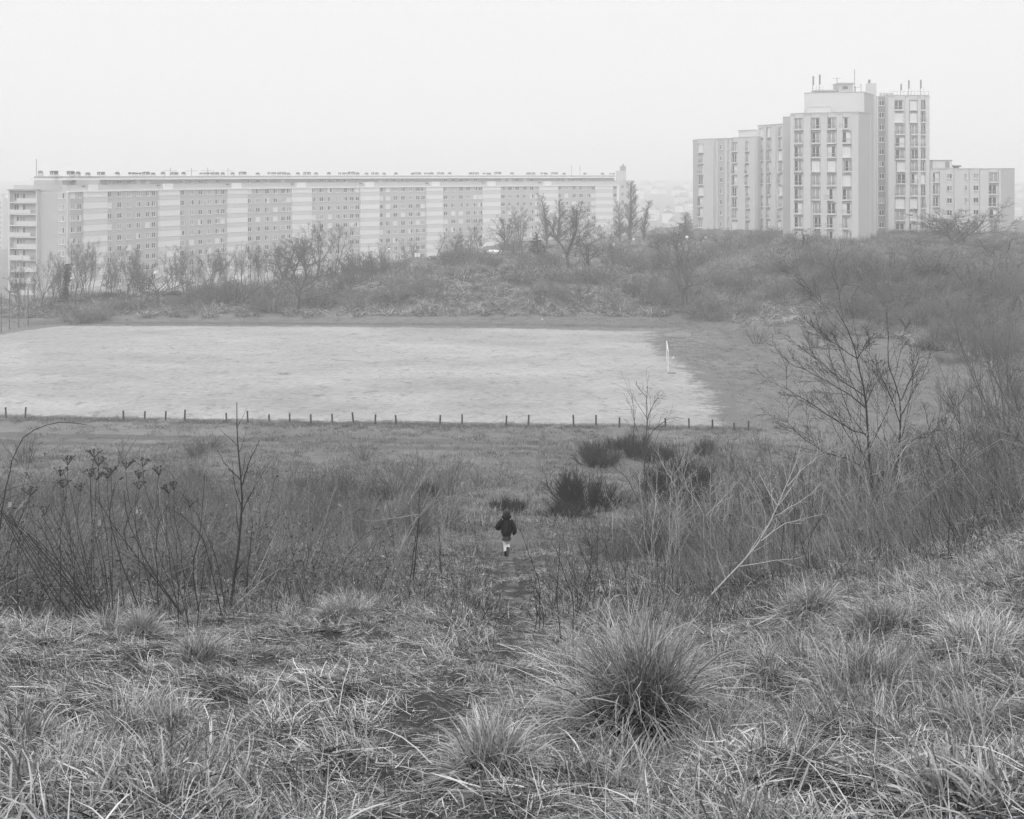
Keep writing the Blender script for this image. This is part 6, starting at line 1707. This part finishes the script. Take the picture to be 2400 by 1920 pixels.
for px, Yh in spots:
    x, y = onray(px, Yh); z = hz(x, y)
    k = r.integers(0, 3); o = empty('house', (x, y, z), r.uniform(-.7, .7) + (0 if r.random() < .7 else 1.57)); s = r.uniform(.8, 1.2)
    side = 'in the gap between the two large buildings' if 1400 < px < 1800 else ('at the far right edge' if px > 2000 else 'at the far left edge')
    tag(o, 'small pale house lost in the mist ' + side, 'house', 'misty houses ' + side)
    for me in hm[k]: link(me.name.split('.')[0], me, o, scale=(s, s, s))
def far_tower():
    x, y = onray(-14, 640); zt = -(465 - HY) / F * y; zb = hz(x, y) - 1
    o = empty('distant_tower', (x, y, zb)); tag(o, 'far tower block faint in the mist at the left edge', 'tower block')
    mb = MB(); mb.box((0, 0, (zt - zb) / 2), (15, 12, zt - zb)); mb.build('wall', M_wall_l, o)
    mb = MB(); mb.box((2, 0, zt - zb + 1.2), (6, 5, 2.4)); mb.build('roof_house', M_wall_l, o)
    for i, xx in enumerate(np.linspace(-6, 6, 5)):
        mb = MB()
        for zz in np.arange(2, zt - zb - 1, 2.7): mb.box((xx, -6.0, zz), (1.4, .16, 1.4))
        mb.build('window_column', M_glassc, o)
far_tower()
# white scraps of litter
lm = MB(); lm.add(np.array([(-.5, -.3, .05), (.4, -.4, .12), (.5, .35, .3), (-.3, .4, .25), (.1, 0, .5)]), np.array([(0, 1, 4), (1, 2, 4), (2, 3, 4), (3, 0, 4)])); m_lit = lm.mesh('litter_scrap', M_white)
lit = [(1618, 672, .8, 'largest white rag of litter at the foot of the dark many-limbed tree'), (1627, 668, .5, 'small white scrap beside the largest one at the dark tree foot'), (1576, 690, .3, 'white scrap on the bank left of the dark tree'), (836, 735, .5, 'white scrap low on the middle of the bank'), (1271, 751, .4, 'white scrap at the foot of the bank behind the pitch'),
       (1434, 758, .5, 'white scrap at the bank foot nearer the goal'), (1578, 842, .5, 'white scrap on the ground beside the goal'), (2020, 760, .6, 'white scrap on the right bank foot'), (2056, 772, .5, 'white scrap on the grass below the right bank'), (813, 1067, .18, 'white scrap on the slope near the small fan-shaped shrub'), (2262, 966, .22, 'white scrap right of the many-stemmed lone shrub'), (2228, 986, .22, 'white scrap below the many-stemmed lone shrub'), (1361, 737, .4, 'white scrap by the young sapling on the bank'), (1131, 626, .5, 'white scrap on the terrace under the bushes')]
for px, py, s, lab in lit:
    x, y, z = at(px, py); tag(link('litter_scrap', m_lit, loc=(x, y, z + .25 * s), rot=(.6, .2, random.random() * 6), scale=(s * .6, s * .6, s * .5)), lab, 'litter')

# ---------------------------------------------------------------- the girl walking down the path
def girl():
    x, y = onray(1187, 33.5); z = hz(x, y) + .02
    o = empty('person', (x, y, z), -.02); o.scale = (.92, .95, 1.02)
    tag(o, 'girl in dark puffy jacket, short skirt, white tights and boots walking down the path', 'person')
    M_skin = mat('skin', .42, .6, .3); M_jkt = mat('jacket_cloth', .014, .75, .2, bump=.35, bscale=18); M_rib = mat('jacket_rib', .008, .9, .1)
    M_skirt = mat('skirt_cloth', .05, .85, .15, var=.1, vscale=30); M_tight = mat('white_tights', .80, .7, .2); M_boot = mat('boot_leather', .022, .45, .4); M_hair = mat('dark_hair', .012, .5, .4, bump=.4, bscale=60)
    J = {'pel': (0, 0, .68, .10, .085), 'spi': (0, -.005, .84, .095, .075), 'che': (0, 0, 1.00, .115, .085), 'nek': (0, .012, 1.135, .042, .042), 'hd0': (0, .025, 1.20, .072, .078), 'hd1': (0, .02, 1.30, .078, .085), 'nose': (0, .118, 1.235, .012, .012),
         'earl': (-.085, .02, 1.235, .014, .016), 'earr': (.085, .02, 1.235, .014, .016),
         'shl': (-.135, 0, 1.075, .045, .045), 'ell': (-.268, -.025, .895, .034, .034), 'wrl': (-.15, .12, .865, .022, .020), 'pml': (-.10, .155, .855, .028, .016),
         'shr': (.135, 0, 1.075, .045, .045), 'elr': (.225, -.02, .855, .034, .034), 'wrr': (.215, .04, .665, .022, .020), 'pmr': (.21, .055, .61, .018, .028),
         'hpl': (-.062, 0, .63, .072, .072), 'knl': (-.045, .025, .36, .047, .047), 'cal': (-.036, .0, .24, .045, .045), 'anl': (-.022, -.01, .075, .03, .03), 'tol': (-.024, .105, .028, .03, .022),
         'hpr': (.062, .01, .63, .072, .072), 'knr': (.048, .10, .375, .047, .047), 'car': (.046, .02, .305, .045, .045), 'anr': (.042, -.10, .235, .03, .03), 'tor': (.042, -.165, .135, .03, .022)}
    Ed = [('pel', 'spi'), ('spi', 'che'), ('che', 'nek'), ('nek', 'hd0'), ('hd0', 'hd1'), ('hd0', 'nose'), ('hd0', 'earl'), ('hd0', 'earr'), ('che', 'shl'), ('shl', 'ell'), ('ell', 'wrl'), ('wrl', 'pml'), ('che', 'shr'), ('shr', 'elr'), ('elr', 'wrr'), ('wrr', 'pmr'),
          ('pel', 'hpl'), ('hpl', 'knl'), ('knl', 'cal'), ('cal', 'anl'), ('anl', 'tol'), ('pel', 'hpr'), ('hpr', 'knr'), ('knr', 'car'), ('car', 'anr'), ('anr', 'tor')]
    for s, sx, pm_, f in (('l', -1, (-.10, .155, .855), (.035, .03, -.005)), ('r', 1, (.21, .055, .61), (0, .012, -.04))):
        pm_ = np.array(pm_); f = np.array(f)
        side = np.array([0, .0, 1.0]) if s == 'l' else np.array([0, 1.0, .2])
        for k in range(4):
            b0 = pm_ + f * .6 + side * (.012 * (1.5 - k)); ln = (.8, .95, .9, .7)[k]
            J['f%s%da' % (s, k)] = (*b0, .008, .008); J['f%s%db' % (s, k)] = (*(b0 + f * ln * .5), .0075, .0075); J['f%s%dc' % (s, k)] = (*(b0 + f * ln + np.array([0, .004, 0])), .006, .006)
            Ed += [('pm' + s, 'f%s%da' % (s, k)), ('f%s%da' % (s, k), 'f%s%db' % (s, k)), ('f%s%db' % (s, k), 'f%s%dc' % (s, k))]
        t0 = pm_ + side * .022; J['t%sa' % s] = (*t0, .009, .009); J['t%sb' % s] = (*(t0 + f * .5 + side * .014), .007, .007)
        Ed += [('pm' + s, 't%sa' % s), ('t%sa' % s, 't%sb' % s)]
    keys = list(J); me = bpy.data.meshes.new('body')
    me.from_pydata([J[k][:3] for k in keys], [(keys.index(a), keys.index(b)) for a, b in Ed], [])
    me.materials.append(M_skin)
    body = link('body', me, o)
    sk = body.modifiers.new('skin', 'SKIN'); sk.use_smooth_shade = True
    if not me.skin_vertices: me.attributes
    layer = me.skin_vertices[0] if len(me.skin_vertices) else None
    if layer is None:
        return o
    for i, k in enumerate(keys): layer.data[i].radius = J[k][3:5]
    layer.data[0].use_root = True
    ss = body.modifiers.new('smooth', 'SUBSURF'); ss.levels = 2; ss.render_levels = 2
    def loft(rings, n=20, wr=0.0, seed=1):
        r_ = np.random.default_rng(seed); a = np.arange(n) * 2 * math.pi / n; V = []
        for cx, cy, cz, rx, ry in rings:
            f = 1 + wr * r_.normal(size=n); V.append(np.c_[cx + rx * f * np.cos(a), cy + ry * f * np.sin(a), np.full(n, cz)])
        V = np.array(V).reshape(-1, 3); idx = np.arange(len(rings) * n).reshape(-1, n); nx = np.roll(idx, -1, 1)
        q = np.stack([idx[:-1], nx[:-1], nx[1:], idx[1:]], -1).reshape(-1, 4); return V, q
    jk = MB()
    V, q = loft([(0, .0, .655, .130, .10), (0, 0, .675, .135, .105), (0, -.005, .70, .160, .130), (0, -.012, .76, .172, .145), (0, -.012, .84, .170, .14), (0, -.01, .93, .168, .135), (0, -.005, 1.02, .172, .13), (0, 0, 1.08, .150, .11), (0, .005, 1.115, .095, .085), (0, .012, 1.145, .062, .066)], 22, .022, 3); jk.add(V, q)
    def bez(pts, N=12):
        pts = np.asarray(pts, float); t = np.linspace(0, len(pts) - 1, N); i = np.clip(t.astype(int), 0, len(pts) - 2); u = (t - i)[:, None]
        P = pts[i] * (1 - u) + pts[i + 1] * u; P[1:-1] = (P[:-2] + 2 * P[1:-1] + P[2:]) / 4; return P
    L = bez([(-.11, 0, 1.075), (-.20, -.015, 1.0), (-.285, -.03, .89), (-.25, .04, .845), (-.15, .12, .865)], 14)
    R_ = bez([(.11, 0, 1.075), (.18, -.01, .98), (.245, -.025, .85), (.25, .01, .75), (.215, .04, .665)], 14)
    jk.tubes(np.stack([L, R_]), np.array([.075, .078, .076, .078, .080, .079, .080, .078, .080, .076, .070, .062, .048, .034])[None] * np.array([[1.0], [.98]]), 14)
    jk.build('jacket', [M_jkt, M_rib], o, smooth=True)
    cf = MB(); V, q = loft([(0, 0, .635, .122, .096), (0, 0, .648, .136, .108), (0, 0, .672, .137, .108), (0, 0, .682, .125, .1)], 20); cf.add(V, q); cf.build('jacket_hem', M_rib, o, smooth=True)
    V, q = loft([(0, 0, .70, .115, .09), (0, 0, .62, .130, .108), (0, .0, .56, .140, .118), (0, .0, .522, .146, .124)], 28, .03, 5); s_ = MB(); s_.add(V, q); s_.build('skirt', M_skirt, o, smooth=True)
    tg = MB(); Pl = bez([(-.062, 0, .62), (-.054, .012, .48), (-.045, .025, .36), (-.036, 0, .24), (-.028, -.008, .15)], 12); Pr = bez([(.062, .01, .62), (.055, .06, .48), (.048, .10, .375), (.046, .03, .315), (.044, -.03, .28)], 12)
    tg.tubes(np.stack([Pl, Pr]), np.array([.076, .074, .07, .064, .058, .053, .051, .051, .052, .051, .047, .043])[None].repeat(2, 0), 14); tg.build('tights', M_tight, o, smooth=True)
    for P, foot in (([(-.034, -.003, .225), (-.028, -.008, .15), (-.022, -.01, .07), (-.022, .0, .035)], [(-.022, -.045, .036), (-.022, .03, .040), (-.024, .10, .030), (-.024, .135, .024)]), ([(.046, .0, .298), (.044, -.04, .272), (.042, -.10, .235), (.042, -.115, .215)], [(.042, -.09, .262), (.042, -.135, .195), (.042, -.165, .13), (.042, -.175, .095)])):
        bt = MB(); bt.tubes(np.array([bez(P, 8)]), np.array([[.050, .049, .047, .045, .043, .042, .042, .038]]), 12, cap=True); bt.tubes(np.array([bez(foot, 8)]), np.array([[.030, .036, .037, .037, .036, .036, .034, .022]]), 12, cap=True); bt.build('boot', M_boot, o, smooth=True)
    hr = MB(); V, q = loft([(0, .0, 1.375, .004, .004), (0, .0, 1.37, .045, .05), (0, 0, 1.352, .080, .088), (0, -.004, 1.32, .100, .106), (0, -.008, 1.27, .112, .114), (-.004, -.014, 1.22, .116, .112), (.0, -.016, 1.18, .116, .104), (0, -.016, 1.15, .108, .09), (0, -.008, 1.132, .07, .06), (0, 0, 1.13, .03, .03)], 24, .045, 7)
    m = V[:, 1] > .07; V[m, 1] = np.minimum(V[m, 1], .085)
    hr.add(V, q)
    r_ = np.random.default_rng(2); n = 60; a = r_.uniform(2.6, 6.8, n); p0 = np.c_[.112 * np.cos(a), -.01 + .10 * np.sin(a), np.full(n, 1.22)]; p2 = np.c_[(.118 + .045 * r_.random(n) ** 2) * np.cos(a), -.01 + .112 * np.sin(a), 1.10 + .06 * r_.random(n)]
    hr.tubes(np.stack([p0, (p0 + p2) / 2 + np.c_[.01 * np.cos(a), .01 * np.sin(a), 0 * a], p2], 1), np.full((n, 1), 1) * np.array([[.010, .009, .002]]), 4); hr.build('hair', M_hair, o, smooth=True)
    return o
girl()
# ---------------------------------------------------------------- haze: one closed box of even thin air round everything
def haze_box():
    mb = MB(); mb.box((0, 0, -16), (5400, 5400, 100))
    m = bpy.data.materials.new('haze'); m.use_nodes = True
    nt = m.node_tree; nt.nodes.clear()
    out = nt.nodes.new('ShaderNodeOutputMaterial'); v = nt.nodes.new('ShaderNodeVolumePrincipled')
    v.inputs['Color'].default_value = (.985, .985, .985, 1)
    v.inputs['Density'].default_value = HAZE
    v.inputs['Anisotropy'].default_value = .35
    nt.links.new(v.outputs[0], out.inputs['Volume'])
    o = mb.build('haze', m)
    tag(o, kind='stuff', label='thin pale mist hanging over the whole valley')
haze_box()
